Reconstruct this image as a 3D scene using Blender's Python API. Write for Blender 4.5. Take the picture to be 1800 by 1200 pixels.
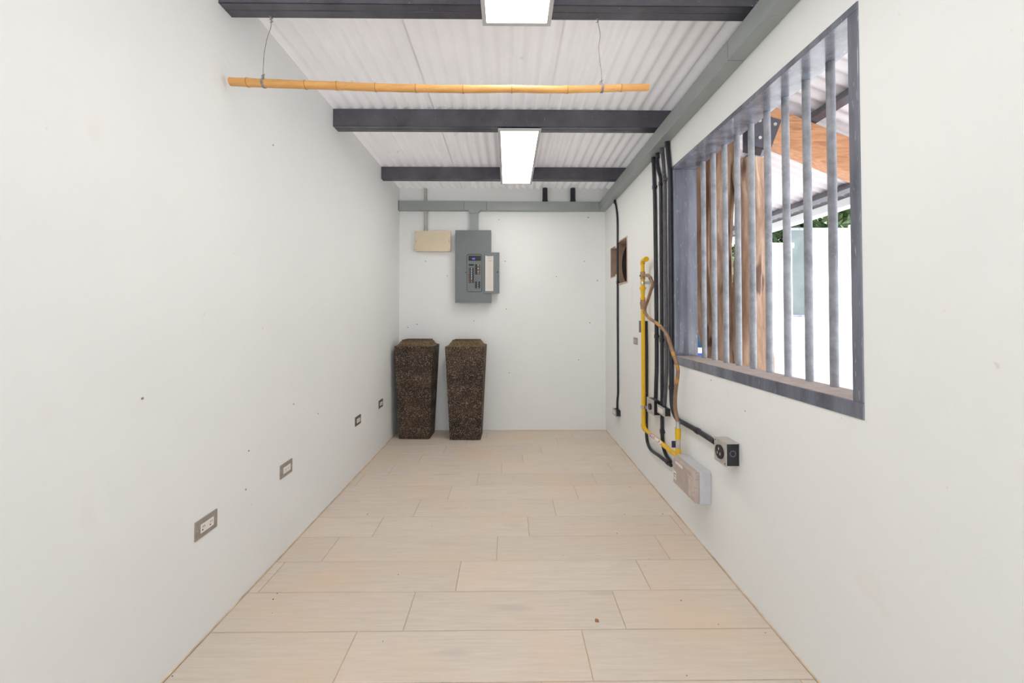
import bpy, math, random
from mathutils import Vector, Matrix, Euler, noise
R = math.radians
PI = math.pi
random.seed(7)
scene = bpy.context.scene
for o in list(bpy.data.objects):
    bpy.data.objects.remove(o)
C = scene.collection

# ------------------------------------------------------------------ camera
F = 700.0                 # focal length in pixels of the 1800 px wide photograph (14 mm lens)
CX, CY = 900.0, 540.0     # principal point (the lens is shifted down a little)
CAM = Vector((0, 0, 1.25))
CROT = Euler((R(91.0), 0, R(-0.573)), 'XYZ')
cd = bpy.data.cameras.new('camera')
cam = bpy.data.objects.new('camera', cd)
C.objects.link(cam)
cam.location = CAM
cam.rotation_euler = CROT
cd.sensor_width = 36
cd.lens = F / 1800 * 36
cd.shift_y = -(600 - CY) / 1800
cd.clip_start = 0.02
cd.clip_end = 200
scene.camera = cam

# ------------------------------------------------------------------ world, sun, exposure
w = bpy.data.worlds.new('world')
scene.world = w
w.use_nodes = True
nt = w.node_tree
bg = nt.nodes['Background']
tc = nt.nodes.new('ShaderNodeTexCoord')
sx = nt.nodes.new('ShaderNodeSeparateXYZ')
cr = nt.nodes.new('ShaderNodeValToRGB')
cr.color_ramp.elements[0].position = 0.0
cr.color_ramp.elements[0].color = (0.87, 0.955, 1.0, 1)
cr.color_ramp.elements[1].position = 0.8
cr.color_ramp.elements[1].color = (0.66, 0.80, 1.0, 1)
nt.links.new(tc.outputs['Generated'], sx.inputs[0])
nt.links.new(sx.outputs['Z'], cr.inputs[0])
nt.links.new(cr.outputs[0], bg.inputs['Color'])
bg.inputs['Strength'].default_value = 1.0

sd = bpy.data.lights.new('sun', 'SUN')
sd.energy = 7.0
sd.angle = R(0.6)
sd.color = (1.0, 0.985, 0.955)
sun = bpy.data.objects.new('sun', sd)
C.objects.link(sun)
sun.rotation_euler = Vector((0.45, -0.08, 1.0)).to_track_quat('Z', 'Y').to_euler()

scene.view_settings.view_transform = 'Standard'
scene.view_settings.look = 'None'
scene.view_settings.exposure = 0.96
scene.view_settings.gamma = 1.0
scene.view_settings.use_curve_mapping = False

# ------------------------------------------------------------------ room numbers (metres)
XL, XR, YB = -1.175, 1.057, 4.31
YF = -2.2                # the room is open to the yard behind the camera
TH = 0.15
CROTM = CROT.to_matrix()

def ray(px, py):
    return CROTM @ Vector(((px - CX) / F, (CY - py) / F, -1.0))
def hx(px, py, x):
    d = ray(px, py); t = (x - CAM.x) / d.x
    return CAM + d * t
def hy(px, py, y):
    d = ray(px, py); t = (y - CAM.y) / d.y
    return CAM + d * t

# ------------------------------------------------------------------ materials
MATS = {}
def mat(name, col, rough=0.6, metal=0.0, var=0.0, scale=6.0, bump=0.0, bscale=60.0, spec=0.5,
        specks=None, coat=0.0, emit=None, stretch=(1, 1, 1), col2=None, detail=4.0, world=False, per_obj=False):
    m = bpy.data.materials.new(name)
    m.use_nodes = True
    n = m.node_tree.nodes; l = m.node_tree.links
    b = n['Principled BSDF']
    b.inputs['Roughness'].default_value = rough
    b.inputs['Metallic'].default_value = metal
    b.inputs['Specular IOR Level'].default_value = spec
    b.inputs['Coat Weight'].default_value = coat
    b.inputs['Base Color'].default_value = (*col, 1)
    if world:
        g = n.new('ShaderNodeNewGeometry'); src = g.outputs['Position']
    else:
        g = n.new('ShaderNodeTexCoord'); src = g.outputs['Object']
    mp = n.new('ShaderNodeMapping')
    mp.inputs['Scale'].default_value = stretch
    l.new(src, mp.inputs[0])
    vec = mp.outputs[0]
    if per_obj:
        oi = n.new('ShaderNodeObjectInfo')
        ml = n.new('ShaderNodeMath'); ml.operation = 'MULTIPLY'; ml.inputs[1].default_value = 37.0
        l.new(oi.outputs['Random'], ml.inputs[0])
        ad = n.new('ShaderNodeVectorMath'); ad.operation = 'ADD'
        l.new(vec, ad.inputs[0]); l.new(ml.outputs[0], ad.inputs[1])
        vec = ad.outputs[0]
    cur = None
    if var > 0 or col2:
        t = n.new('ShaderNodeTexNoise'); t.inputs['Scale'].default_value = scale
        t.inputs['Detail'].default_value = detail; t.inputs['Roughness'].default_value = 0.6
        l.new(vec, t.inputs['Vector'])
        r = n.new('ShaderNodeValToRGB')
        r.color_ramp.elements[0].position = 0.32; r.color_ramp.elements[1].position = 0.68
        c2 = col2 if col2 else tuple(min(1, c * (1 + var)) for c in col)
        c1 = col if col2 else tuple(c * (1 - var) for c in col)
        r.color_ramp.elements[0].color = (*c1, 1); r.color_ramp.elements[1].color = (*c2, 1)
        l.new(t.outputs['Fac'], r.inputs[0]); cur = r.outputs[0]
        l.new(cur, b.inputs['Base Color'])
    for sp in (specks or []):
        sc, th, scol, amt = sp
        t = n.new('ShaderNodeTexNoise'); t.inputs['Scale'].default_value = sc; t.inputs['Detail'].default_value = 2
        l.new(vec, t.inputs['Vector'])
        r = n.new('ShaderNodeValToRGB')
        r.color_ramp.elements[0].position = th; r.color_ramp.elements[1].position = min(1, th + 0.04)
        r.color_ramp.elements[0].color = (0, 0, 0, 1); r.color_ramp.elements[1].color = (amt, amt, amt, 1)
        l.new(t.outputs['Fac'], r.inputs[0])
        mx = n.new('ShaderNodeMix'); mx.data_type = 'RGBA'
        l.new(r.outputs[0], mx.inputs['Factor'])
        if cur: l.new(cur, mx.inputs['A'])
        else: mx.inputs['A'].default_value = (*col, 1)
        mx.inputs['B'].default_value = (*scol, 1)
        cur = mx.outputs['Result']; l.new(cur, b.inputs['Base Color'])
    if bump > 0:
        t = n.new('ShaderNodeTexNoise'); t.inputs['Scale'].default_value = bscale; t.inputs['Detail'].default_value = 5
        l.new(vec, t.inputs['Vector'])
        bp = n.new('ShaderNodeBump'); bp.inputs['Strength'].default_value = bump; bp.inputs['Distance'].default_value = 0.01
        l.new(t.outputs['Fac'], bp.inputs['Height']); l.new(bp.outputs[0], b.inputs['Normal'])
    if emit:
        b.inputs['Emission Color'].default_value = (*emit[0], 1); b.inputs['Emission Strength'].default_value = emit[1]
    MATS[name] = m
    return m

mat('plaster', (0.882, 0.888, 0.872), 0.85, var=0.012, scale=1.6, bump=0.10, bscale=38, spec=0.2, world=True,
    specks=[(30, 0.755, (0.62, 0.50, 0.38), 0.3), (3.2, 0.72, (0.84, 0.80, 0.74), 0.3)])
mat('roof_white', (0.86, 0.835, 0.835), 0.55, var=0.03, scale=3, bump=0.05, bscale=30, world=True,
    specks=[(9, 0.72, (0.55, 0.40, 0.30), 0.3)])
mat('black_paint', (0.085, 0.082, 0.10), 0.26, var=0.25, scale=5, bump=0.06, bscale=40, specks=[(60, 0.72, (0.35, 0.33, 0.33), 0.5)])
mat('frame_paint', (0.16, 0.168, 0.21), 0.24, var=0.35, scale=14, stretch=(1, 1, 0.12), bump=0.05, bscale=50, coat=0.4, specks=[(160, 0.66, (0.5, 0.5, 0.5), 0.5)])
mat('bar_paint', (0.30, 0.31, 0.34), 0.38, var=0.3, scale=14, bump=0.05, bscale=70, specks=[(150, 0.68, (0.5, 0.5, 0.5), 0.5)])
mat('dust', (0.50, 0.42, 0.38), 0.95, var=0.12, scale=25, bump=0.3, bscale=120)
mat('duct_grey', (0.345, 0.375, 0.365), 0.42, var=0.05, scale=8, specks=[(30, 0.76, (0.15, 0.12, 0.10), 0.5)])
mat('panel_grey', (0.165, 0.183, 0.188), 0.4, var=0.04, scale=10)
mat('panel_dark_edge', (0.10, 0.11, 0.11), 0.5)
mat('galvanized', (0.50, 0.47, 0.44), 0.5, metal=0.1, var=0.15, scale=30)
mat('steel_bright', (0.62, 0.64, 0.65), 0.3, metal=0.8, var=0.1, scale=40)
mat('beige_plastic', (0.74, 0.63, 0.45), 0.5, var=0.03, scale=10)
mat('label_paper', (0.72, 0.68, 0.62), 0.8, var=0.05, scale=60)
mat('ink', (0.16, 0.15, 0.15), 0.8)
mat('ink_faint', (0.42, 0.40, 0.38), 0.8)
mat('black_plastic', (0.018, 0.018, 0.026), 0.42, var=0.3, scale=30, specks=[(70, 0.72, (0.35, 0.33, 0.33), 0.4)])
mat('conduit_grey', (0.10, 0.095, 0.11), 0.4, var=0.3, scale=20)
mat('lcd', (0.03, 0.03, 0.15), 0.2, emit=((0.15, 0.2, 1.0), 0.3))
mat('copper', (0.55, 0.33, 0.2), 0.5, var=0.3, scale=200)
mat('yellow_pipe', (0.84, 0.50, 0.008), 0.38, var=0.06, scale=14, specks=[(60, 0.74, (0.9, 0.85, 0.8), 0.6)])
mat('hose', (0.23, 0.125, 0.07), 0.45, col2=(0.34, 0.215, 0.13), scale=22, specks=[(14, 0.56, (0.66, 0.32, 0.03), 0.7), (45, 0.66, (0.17, 0.08, 0.05), 0.6)])
mat('brass', (0.42, 0.27, 0.15), 0.42, metal=0.5, var=0.3, scale=90)
mat('sticker', (0.85, 0.80, 0.78), 0.6)
mat('red_ink', (0.65, 0.05, 0.03), 0.6)
mat('valve_handle', (0.05, 0.045, 0.08), 0.45)
mat('outlet_plate', (0.36, 0.31, 0.27), 0.5, metal=0.2, var=0.1, scale=40)
mat('outlet_plate_dark', (0.15, 0.13, 0.10), 0.5, metal=0.2, var=0.1, scale=40)
mat('white_plastic', (0.84, 0.80, 0.76), 0.4)
mat('grey_white_plastic', (0.60, 0.60, 0.62), 0.5, var=0.05, scale=20, specks=[(50, 0.72, (0.4, 0.3, 0.25), 0.5)])
mat('slot', (0.02, 0.02, 0.02), 0.6)
mat('cover_smoked', (0.46, 0.37, 0.33), 0.35, col2=(0.56, 0.48, 0.43), scale=14, specks=[(25, 0.60, (0.40, 0.30, 0.26), 0.6)])
mat('cover_window', (0.62, 0.54, 0.46), 0.3, var=0.1, scale=30)
mat('aged_board', (0.40, 0.28, 0.20), 0.85, var=0.18, scale=14, bump=0.3, bscale=40)
mat('aged_board_edge', (0.60, 0.44, 0.35), 0.85, var=0.1, scale=30)
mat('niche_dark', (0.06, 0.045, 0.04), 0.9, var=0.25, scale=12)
mat('led_frame', (0.50, 0.50, 0.49), 0.45)
mat('led_diffuser', (0.80, 0.78, 0.82), 0.5, emit=((1.0, 0.96, 0.92), 6.0))
mat('bamboo', (0.62, 0.30, 0.085), 0.42, col2=(0.74, 0.40, 0.13), scale=9, stretch=(1, 6, 6), specks=[(30, 0.70, (0.38, 0.15, 0.04), 0.5)])
mat('bamboo_node', (0.36, 0.17, 0.06), 0.6)
mat('wire', (0.20, 0.16, 0.14), 0.5, metal=0.5, var=0.3, scale=90)
mat('wire_wrap', (0.30, 0.27, 0.27), 0.6, var=0.3, scale=90)
mat('grout', (0.62, 0.44, 0.28), 0.95, var=0.15, scale=12, world=True)
mat('edge_dirt', (0.70, 0.55, 0.40), 0.95, var=0.25, scale=9, world=True)
mat('debris', (0.07, 0.045, 0.035), 0.9)
mat('chip', (0.38, 0.17, 0.07), 0.8)
mat('outer_roof', (0.60, 0.565, 0.59), 0.5, var=0.04, scale=4, world=True)
mat('beam_wood', (0.40, 0.18, 0.085), 0.6, col2=(0.56, 0.29, 0.15), scale=7, stretch=(1.2, 9, 9), bump=0.15, bscale=20, specks=[(4, 0.60, (0.30, 0.13, 0.07), 0.6)])
mat('trunk_wood', (0.25, 0.13, 0.075), 0.75, col2=(0.52, 0.36, 0.26), scale=16, stretch=(1, 1, 0.2), bump=0.9, bscale=22, specks=[(11, 0.60, (0.10, 0.045, 0.03), 0.85), (17, 0.64, (0.62, 0.48, 0.36), 0.6)], detail=10)
mat('outer_white', (0.86, 0.86, 0.86), 0.8, var=0.02, scale=3, bump=0.1, bscale=30)
mat('outer_glass', (0.20, 0.23, 0.225), 0.12, var=0.2, scale=1.2)
mat('leaf', (0.05, 0.09, 0.03), 0.6, col2=(0.15, 0.21, 0.08), scale=3, world=True)
mat('bark', (0.16, 0.11, 0.08), 0.9, var=0.3, scale=12)
mat('ground', (0.62, 0.61, 0.60), 0.95, var=0.12, scale=1.2, bump=0.3, bscale=14, world=True)
mat('patio', (0.52, 0.50, 0.47), 0.8, var=0.05, scale=2, world=True)
mat('blue_plastic', (0.07, 0.13, 0.55), 0.4, var=0.1, scale=5)
mat('teal_plastic', (0.015, 0.11, 0.20), 0.4)
mat('rope_white', (0.85, 0.85, 0.85), 0.7)

# thin white sheeting lets some of the sun through
for nm, tr in (('roof_white', 0.027),):
    m = MATS[nm]; n = m.node_tree.nodes; l = m.node_tree.links
    tl = n.new('ShaderNodeBsdfTranslucent'); tl.inputs['Color'].default_value = (1.0, 0.96, 0.97, 1)
    ms = n.new('ShaderNodeMixShader'); ms.inputs[0].default_value = tr
    l.new(n['Principled BSDF'].outputs[0], ms.inputs[1]); l.new(tl.outputs[0], ms.inputs[2]); l.new(ms.outputs[0], n['Material Output'].inputs[0])

# planter: dark terrazzo full of pale chips
m = bpy.data.materials.new('terrazzo'); m.use_nodes = True
n = m.node_tree.nodes; l = m.node_tree.links; b = n['Principled BSDF']; b.inputs['Roughness'].default_value = 0.75
tcn = n.new('ShaderNodeTexCoord'); oi = n.new('ShaderNodeObjectInfo')
ad = n.new('ShaderNodeVectorMath'); ad.operation = 'ADD'
l.new(tcn.outputs['Object'], ad.inputs[0]); l.new(oi.outputs['Random'], ad.inputs[1])
vo = n.new('ShaderNodeTexVoronoi'); vo.inputs['Scale'].default_value = 135; l.new(ad.outputs[0], vo.inputs['Vector'])
lt = n.new('ShaderNodeMath'); lt.operation = 'LESS_THAN'; lt.inputs[1].default_value = 0.33; l.new(vo.outputs['Distance'], lt.inputs[0])
sp = n.new('ShaderNodeSeparateColor'); l.new(vo.outputs['Color'], sp.inputs[0])
gt = n.new('ShaderNodeMath'); gt.operation = 'GREATER_THAN'; gt.inputs[1].default_value = 0.38; l.new(sp.outputs[0], gt.inputs[0])
mu = n.new('ShaderNodeMath'); mu.operation = 'MULTIPLY'; l.new(lt.outputs[0], mu.inputs[0]); l.new(gt.outputs[0], mu.inputs[1])
no = n.new('ShaderNodeTexNoise'); no.inputs['Scale'].default_value = 6; no.inputs['Detail'].default_value = 6; l.new(ad.outputs[0], no.inputs['Vector'])
r1 = n.new('ShaderNodeValToRGB'); r1.color_ramp.elements[0].position = 0.35; r1.color_ramp.elements[1].position = 0.68
r1.color_ramp.elements[0].color = (0.014, 0.008, 0.006, 1); r1.color_ramp.elements[1].color = (0.065, 0.037, 0.022, 1)
l.new(no.outputs['Fac'], r1.inputs[0])
r2 = n.new('ShaderNodeValToRGB'); r2.color_ramp.elements[0].color = (0.22, 0.15, 0.09, 1); r2.color_ramp.elements[1].color = (0.66, 0.52, 0.36, 1)
l.new(sp.outputs[1], r2.inputs[0])
mx = n.new('ShaderNodeMix'); mx.data_type = 'RGBA'; l.new(mu.outputs[0], mx.inputs['Factor']); l.new(r1.outputs[0], mx.inputs['A']); l.new(r2.outputs[0], mx.inputs['B'])
l.new(mx.outputs['Result'], b.inputs['Base Color'])
bp = n.new('ShaderNodeBump'); bp.inputs['Strength'].default_value = 0.5; bp.inputs['Distance'].default_value = 0.004
l.new(no.outputs['Fac'], bp.inputs['Height']); l.new(bp.outputs[0], b.inputs['Normal'])
MATS['terrazzo'] = m
mat('terrazzo_rim', (0.125, 0.08, 0.04), 0.85, var=0.35, scale=40, specks=[(120, 0.62, (0.5, 0.4, 0.27), 0.7)])

# floor planks: pale oak-look tile, grain along x, tan stains by place
m = bpy.data.materials.new('plank_tile'); m.use_nodes = True
n = m.node_tree.nodes; l = m.node_tree.links; b = n['Principled BSDF']; b.inputs['Roughness'].default_value = 0.55
tcn = n.new('ShaderNodeTexCoord'); oi = n.new('ShaderNodeObjectInfo'); geo = n.new('ShaderNodeNewGeometry')
ml = n.new('ShaderNodeMath'); ml.operation = 'MULTIPLY'; ml.inputs[1].default_value = 50; l.new(oi.outputs['Random'], ml.inputs[0])
ad = n.new('ShaderNodeVectorMath'); ad.operation = 'ADD'; l.new(tcn.outputs['Object'], ad.inputs[0]); l.new(ml.outputs[0], ad.inputs[1])
mp = n.new('ShaderNodeMapping'); mp.inputs['Scale'].default_value = (2.2, 38, 1); l.new(ad.outputs[0], mp.inputs[0])
g1 = n.new('ShaderNodeTexNoise'); g1.inputs['Scale'].default_value = 2.2; g1.inputs['Detail'].default_value = 8; g1.inputs['Roughness'].default_value = 0.65; g1.inputs['Distortion'].default_value = 0.6
l.new(mp.outputs[0], g1.inputs['Vector'])
rr = n.new('ShaderNodeValToRGB'); e = rr.color_ramp.elements
e[0].position = 0.25; e[0].color = (0.66, 0.565, 0.475, 1); e[1].position = 0.75; e[1].color = (0.80, 0.70, 0.60, 1)
l.new(g1.outputs['Fac'], rr.inputs[0])
# knots
mp2 = n.new('ShaderNodeMapping'); mp2.inputs['Scale'].default_value = (2.4, 9, 1); l.new(ad.outputs[0], mp2.inputs[0])
k = n.new('ShaderNodeTexNoise'); k.inputs['Scale'].default_value = 1.5; k.inputs['Detail'].default_value = 1; l.new(mp2.outputs[0], k.inputs['Vector'])
kr = n.new('ShaderNodeValToRGB'); kr.color_ramp.elements[0].position = 0.66; kr.color_ramp.elements[1].position = 0.80
kr.color_ramp.elements[0].color = (0, 0, 0, 1); kr.color_ramp.elements[1].color = (0.6, 0.6, 0.6, 1); l.new(k.outputs['Fac'], kr.inputs[0])
mx1 = n.new('ShaderNodeMix'); mx1.data_type = 'RGBA'; l.new(kr.outputs[0], mx1.inputs['Factor']); l.new(rr.outputs[0], mx1.inputs['A']); mx1.inputs['B'].default_value = (0.60, 0.53, 0.47, 1)
# tan stains
st = n.new('ShaderNodeTexNoise'); st.inputs['Scale'].default_value = 1.9; st.inputs['Detail'].default_value = 4; l.new(geo.outputs['Position'], st.inputs['Vector'])
sr = n.new('ShaderNodeValToRGB'); sr.color_ramp.elements[0].position = 0.47; sr.color_ramp.elements[1].position = 0.70
sr.color_ramp.elements[0].color = (0, 0, 0, 1); sr.color_ramp.elements[1].color = (0.75, 0.75, 0.75, 1); l.new(st.outputs['Fac'], sr.inputs[0])
mx2 = n.new('ShaderNodeMix'); mx2.data_type = 'RGBA'; l.new(sr.outputs[0], mx2.inputs['Factor']); l.new(mx1.outputs['Result'], mx2.inputs['A']); mx2.inputs['B'].default_value = (0.79, 0.615, 0.445, 1)
# each tile a little lighter or darker
hv = n.new('ShaderNodeHueSaturation'); mr = n.new('ShaderNodeMapRange'); mr.inputs['To Min'].default_value = 0.96; mr.inputs['To Max'].default_value = 1.03
l.new(oi.outputs['Random'], mr.inputs['Value']); l.new(mr.outputs[0], hv.inputs['Value']); l.new(mx2.outputs['Result'], hv.inputs['Color'])
l.new(hv.outputs[0], b.inputs['Base Color'])
bp = n.new('ShaderNodeBump'); bp.inputs['Strength'].default_value = 0.12; bp.inputs['Distance'].default_value = 0.004
l.new(g1.outputs['Fac'], bp.inputs['Height']); l.new(bp.outputs[0], b.inputs['Normal'])
MATS['plank_tile'] = m

# ------------------------------------------------------------------ mesh helpers
class MB:
    def __init__(s): s.v = []; s.f = []; s.sm = []
    def add(s, vs, fs, smooth=False):
        o = len(s.v); s.v += [tuple(p) for p in vs]
        for f in fs: s.f.append(tuple(i + o for i in f)); s.sm.append(smooth)
    def box(s, x0, x1, y0, y1, z0, z1):
        v = [(x, y, z) for z in (z0, z1) for y in (y0, y1) for x in (x0, x1)]
        s.add(v, [(0, 2, 3, 1), (4, 5, 7, 6), (0, 1, 5, 4), (2, 6, 7, 3), (0, 4, 6, 2), (1, 3, 7, 5)])
        return s
    def hexa(s, p):   # 8 points ordered as in box
        s.add(p, [(0, 2, 3, 1), (4, 5, 7, 6), (0, 1, 5, 4), (2, 6, 7, 3), (0, 4, 6, 2), (1, 3, 7, 5)]); return s
    def tube(s, pts, rad, seg=12, caps=True, closed=False):
        pts = [Vector(p) for p in pts]; n = len(pts)
        rs = rad if isinstance(rad, (list, tuple)) else [rad] * n
        vs = []; up = None
        for i, p in enumerate(pts):
            t = (pts[min(i + 1, n - 1)] - pts[max(i - 1, 0)])
            if t.length < 1e-9: t = Vector((0, 0, 1))
            t.normalize()
            if up is None:
                a = Vector((0, 0, 1)) if abs(t.z) < 0.9 else Vector((1, 0, 0))
                up = (a - t * a.dot(t)).normalized()
            else:
                up = (up - t * up.dot(t)); up.normalize()
            q = t.cross(up)
            for k in range(seg):
                a = 2 * PI * k / seg
                vs.append(p + (up * math.cos(a) + q * math.sin(a)) * rs[i])
        fs = [(i * seg + k, i * seg + (k + 1) % seg, (i + 1) * seg + (k + 1) % seg, (i + 1) * seg + k) for i in range(n - 1) for k in range(seg)]
        s.add(vs, fs, True)
        if caps:
            s.add(vs[:seg], [tuple(range(seg))[::-1]]); s.add(vs[-seg:], [tuple(range(seg))])
        return s
    def disc(s, c, nrm, r, h, seg=20, rx=None):
        c = Vector(c); nrm = Vector(nrm).normalized()
        return s.tube([c, c + nrm * h], r, seg)
    def prism(s, poly, axis, a, b):
        # poly: 2d points in the two remaining axes (order x,y,z without axis)
        def P(p, t):
            q = list(p); q.insert(axis, t); return tuple(q)
        m_ = len(poly)
        vs = [P(p, a) for p in poly] + [P(p, b) for p in poly]
        fs = [tuple(range(m_))[::-1], tuple(range(m_, 2 * m_))] + [(i, (i + 1) % m_, (i + 1) % m_ + m_, i + m_) for i in range(m_)]
        s.add(vs, fs); return s
    def obj(s, name, mt, parent=None, loc=(0, 0, 0), bevel=0, label=None, cat=None, group=None, kind=None, recalc=True):
        me = bpy.data.meshes.new(name)
        me.from_pydata(s.v, [], s.f)
        me.polygons.foreach_set('use_smooth', s.sm)
        me.materials.append(MATS[mt]); me.update()
        if recalc:
            import bmesh
            b_ = bmesh.new(); b_.from_mesh(me); bmesh.ops.recalc_face_normals(b_, faces=b_.faces); b_.to_mesh(me); b_.free()
        o = bpy.data.objects.new(name, me); C.objects.link(o)
        o.location = loc
        if parent: o.parent = parent
        if bevel:
            md = o.modifiers.new('bevel', 'BEVEL'); md.width = bevel; md.segments = 2; md.limit_method = 'ANGLE'; md.angle_limit = R(40)
        tag(o, label, cat, group, kind)
        return o

def tag(o, label=None, cat=None, group=None, kind=None):
    if label: o['label'] = label
    if cat: o['category'] = cat
    if group: o['group'] = group
    if kind: o['kind'] = kind
    return o

def thing(name, loc, label=None, cat=None, group=None, kind=None, rz=0):
    o = bpy.data.objects.new(name, None); C.objects.link(o)
    o.location = loc; o.rotation_euler = (0, 0, rz); o.empty_display_size = 0.05
    return tag(o, label, cat, group, kind)

def smooth_path(pts, n=6):
    pts = [Vector(p) for p in pts]; out = []
    for i in range(len(pts) - 1):
        p0 = pts[max(i - 1, 0)]; p1 = pts[i]; p2 = pts[i + 1]; p3 = pts[min(i + 2, len(pts) - 1)]
        for k in range(n):
            t = k / n
            out.append(0.5 * ((2 * p1) + (p2 - p0) * t + (2 * p0 - 5 * p1 + 4 * p2 - p3) * t * t + (3 * p1 - p0 - 3 * p2 + p3) * t ** 3))
    out.append(pts[-1]); return out

def copy_tree(o, parent=None):
    c = o.copy(); C.objects.link(c); c.parent = parent
    for ch in list(o.children): copy_tree(ch, c)
    return c

def rrect(x0, x1, y0, y1, r, n=5):
    pts = []
    for cx, cy, a0 in ((x1 - r, y1 - r, 0), (x0 + r, y1 - r, 90), (x0 + r, y0 + r, 180), (x1 - r, y0 + r, 270)):
        for i in range(n + 1):
            a = R(a0 + 90 * i / n); pts.append((cx + r * math.cos(a), cy + r * math.sin(a)))
    return pts

# ================================================================== STRUCTURE
# left and back walls (a gentle waviness, as trowelled plaster has)
def slab_x(name, xa, xb, y0, y1, z0, z1, holes=()):
    ys = sorted(set([y0, y1] + [h[0] for h in holes] + [h[1] for h in holes]))
    zs = sorted(set([z0, z1] + [h[2] for h in holes] + [h[3] for h in holes]))
    m_ = MB()
    def solid(i, j):
        if i < 0 or j < 0 or i >= len(ys) - 1 or j >= len(zs) - 1: return False
        cy = (ys[i] + ys[i + 1]) / 2; cz = (zs[j] + zs[j + 1]) / 2
        return not any(h[0] < cy < h[1] and h[2] < cz < h[3] for h in holes)
    for i in range(len(ys) - 1):
        for j in range(len(zs) - 1):
            if not solid(i, j): continue
            a, b_, c, d = ys[i], ys[i + 1], zs[j], zs[j + 1]
            m_.add([(xa, a, c), (xa, b_, c), (xa, b_, d), (xa, a, d)], [(0, 1, 2, 3)])
            m_.add([(xb, a, c), (xb, b_, c), (xb, b_, d), (xb, a, d)], [(3, 2, 1, 0)])
            if not solid(i - 1, j): m_.add([(xa, a, c), (xb, a, c), (xb, a, d), (xa, a, d)], [(0, 1, 2, 3)])
            if not solid(i + 1, j): m_.add([(xa, b_, c), (xb, b_, c), (xb, b_, d), (xa, b_, d)], [(0, 1, 2, 3)])
            if not solid(i, j - 1): m_.add([(xa, a, c), (xb, a, c), (xb, b_, c), (xa, b_, c)], [(0, 1, 2, 3)])
            if not solid(i, j + 1): m_.add([(xa, a, d), (xb, a, d), (xb, b_, d), (xa, b_, d)], [(0, 1, 2, 3)])
    return m_.obj(name, 'plaster', kind='structure', recalc=False)

WY0, WY1, WZ0, WZ1 = 1.175, 2.543, 0.936, 2.196       # window frame, outer
NA = (3.50, 3.84, 1.53, 1.945)                          # near niche
NB = (3.90, 4.09, 1.618, 1.925)                         # far niche
ROOFZ = lambda y: 2.640 - 0.012 * (y - 1.9)             # underside of the corrugations
wall_left = MB().box(XL - TH, XL, YF, YB + TH, -0.02, 2.70).obj('wall_left', 'plaster', kind='structure')
wall_back = MB().box(XL, 1.134, YB, YB + TH, -0.02, 2.66).obj('wall_back', 'plaster', kind='structure')
wall_right = slab_x('wall_right', XR, XR + TH, YF, YB + TH, -0.02, 2.47, holes=[(WY0, WY1, WZ0, WZ1), NA, (NA[1], NB[0], 1.64, 1.90), NB])
MB().box(1.135, XR + TH, YF, YB + TH, 2.4705, 2.665).obj('trim_4', 'plaster', kind='structure')
# render that closes the niches on the patio side
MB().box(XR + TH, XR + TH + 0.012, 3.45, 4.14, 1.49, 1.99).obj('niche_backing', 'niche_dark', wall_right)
# small plugs and nail stubs left in the back wall
for px, py in [(888, 459), (1027, 459), (1050, 493), (877, 386), (733, 570), (890, 543), (1017, 632), (1037, 567), (833, 564), (748, 459), (978, 486), (895, 655), (717, 575), (1034, 382), (786, 485)]:
    p = hy(px, py, YB)
    MB().disc((p.x, YB - 0.002, p.z), (0, 1, 0), 0.0045 + 0.002 * random.random(), 0.004, 8).obj('wall_plug', 'outlet_plate_dark', wall_back)
for px, py in [(516, 710), (437, 792), (559, 727), (432, 860), (480, 255), (250, 700)]:
    p = hx(px, py, XL)
    MB().disc((XL - 0.002, p.y, p.z), (1, 0, 0), 0.004, 0.004, 8).obj('wall_plug', 'outlet_plate', wall_left)
for px, py in [(1310, 722), (1250, 668), (1070, 540)]:
    p = hx(px, py, XR)
    MB().disc((XR - 0.002, p.y, p.z), (1, 0, 0), 0.003, 0.004, 8).obj('wall_plug', 'outlet_plate', wall_right)

# dusty line where walls meet the floor
def edge_bead(name, pts):
    out = []
    for i in range(len(pts) - 1):
        a, b_ = Vector(pts[i]), Vector(pts[i + 1]); k = 40
        for t in range(k): out.append(a.lerp(b_, t / k) + Vector((random.uniform(-.0008, .0008), random.uniform(-.0008, .0008), random.uniform(-.001, .001))))
    out.append(Vector(pts[-1]))
    MB().tube(out, 0.0040, 6).obj(name, 'edge_dirt', kind='structure')
edge_bead('trim_1', [(XL + .001, YF, 0.001), (XL + .001, YB - .001, 0.001)])
edge_bead('trim_2', [(XL + .001, YB - .001, 0.001), (XR - .001, YB - .001, 0.001)])
edge_bead('trim_3', [(XR - .001, YB - .001, 0.001), (XR - .001, YF, 0.001)])

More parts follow.
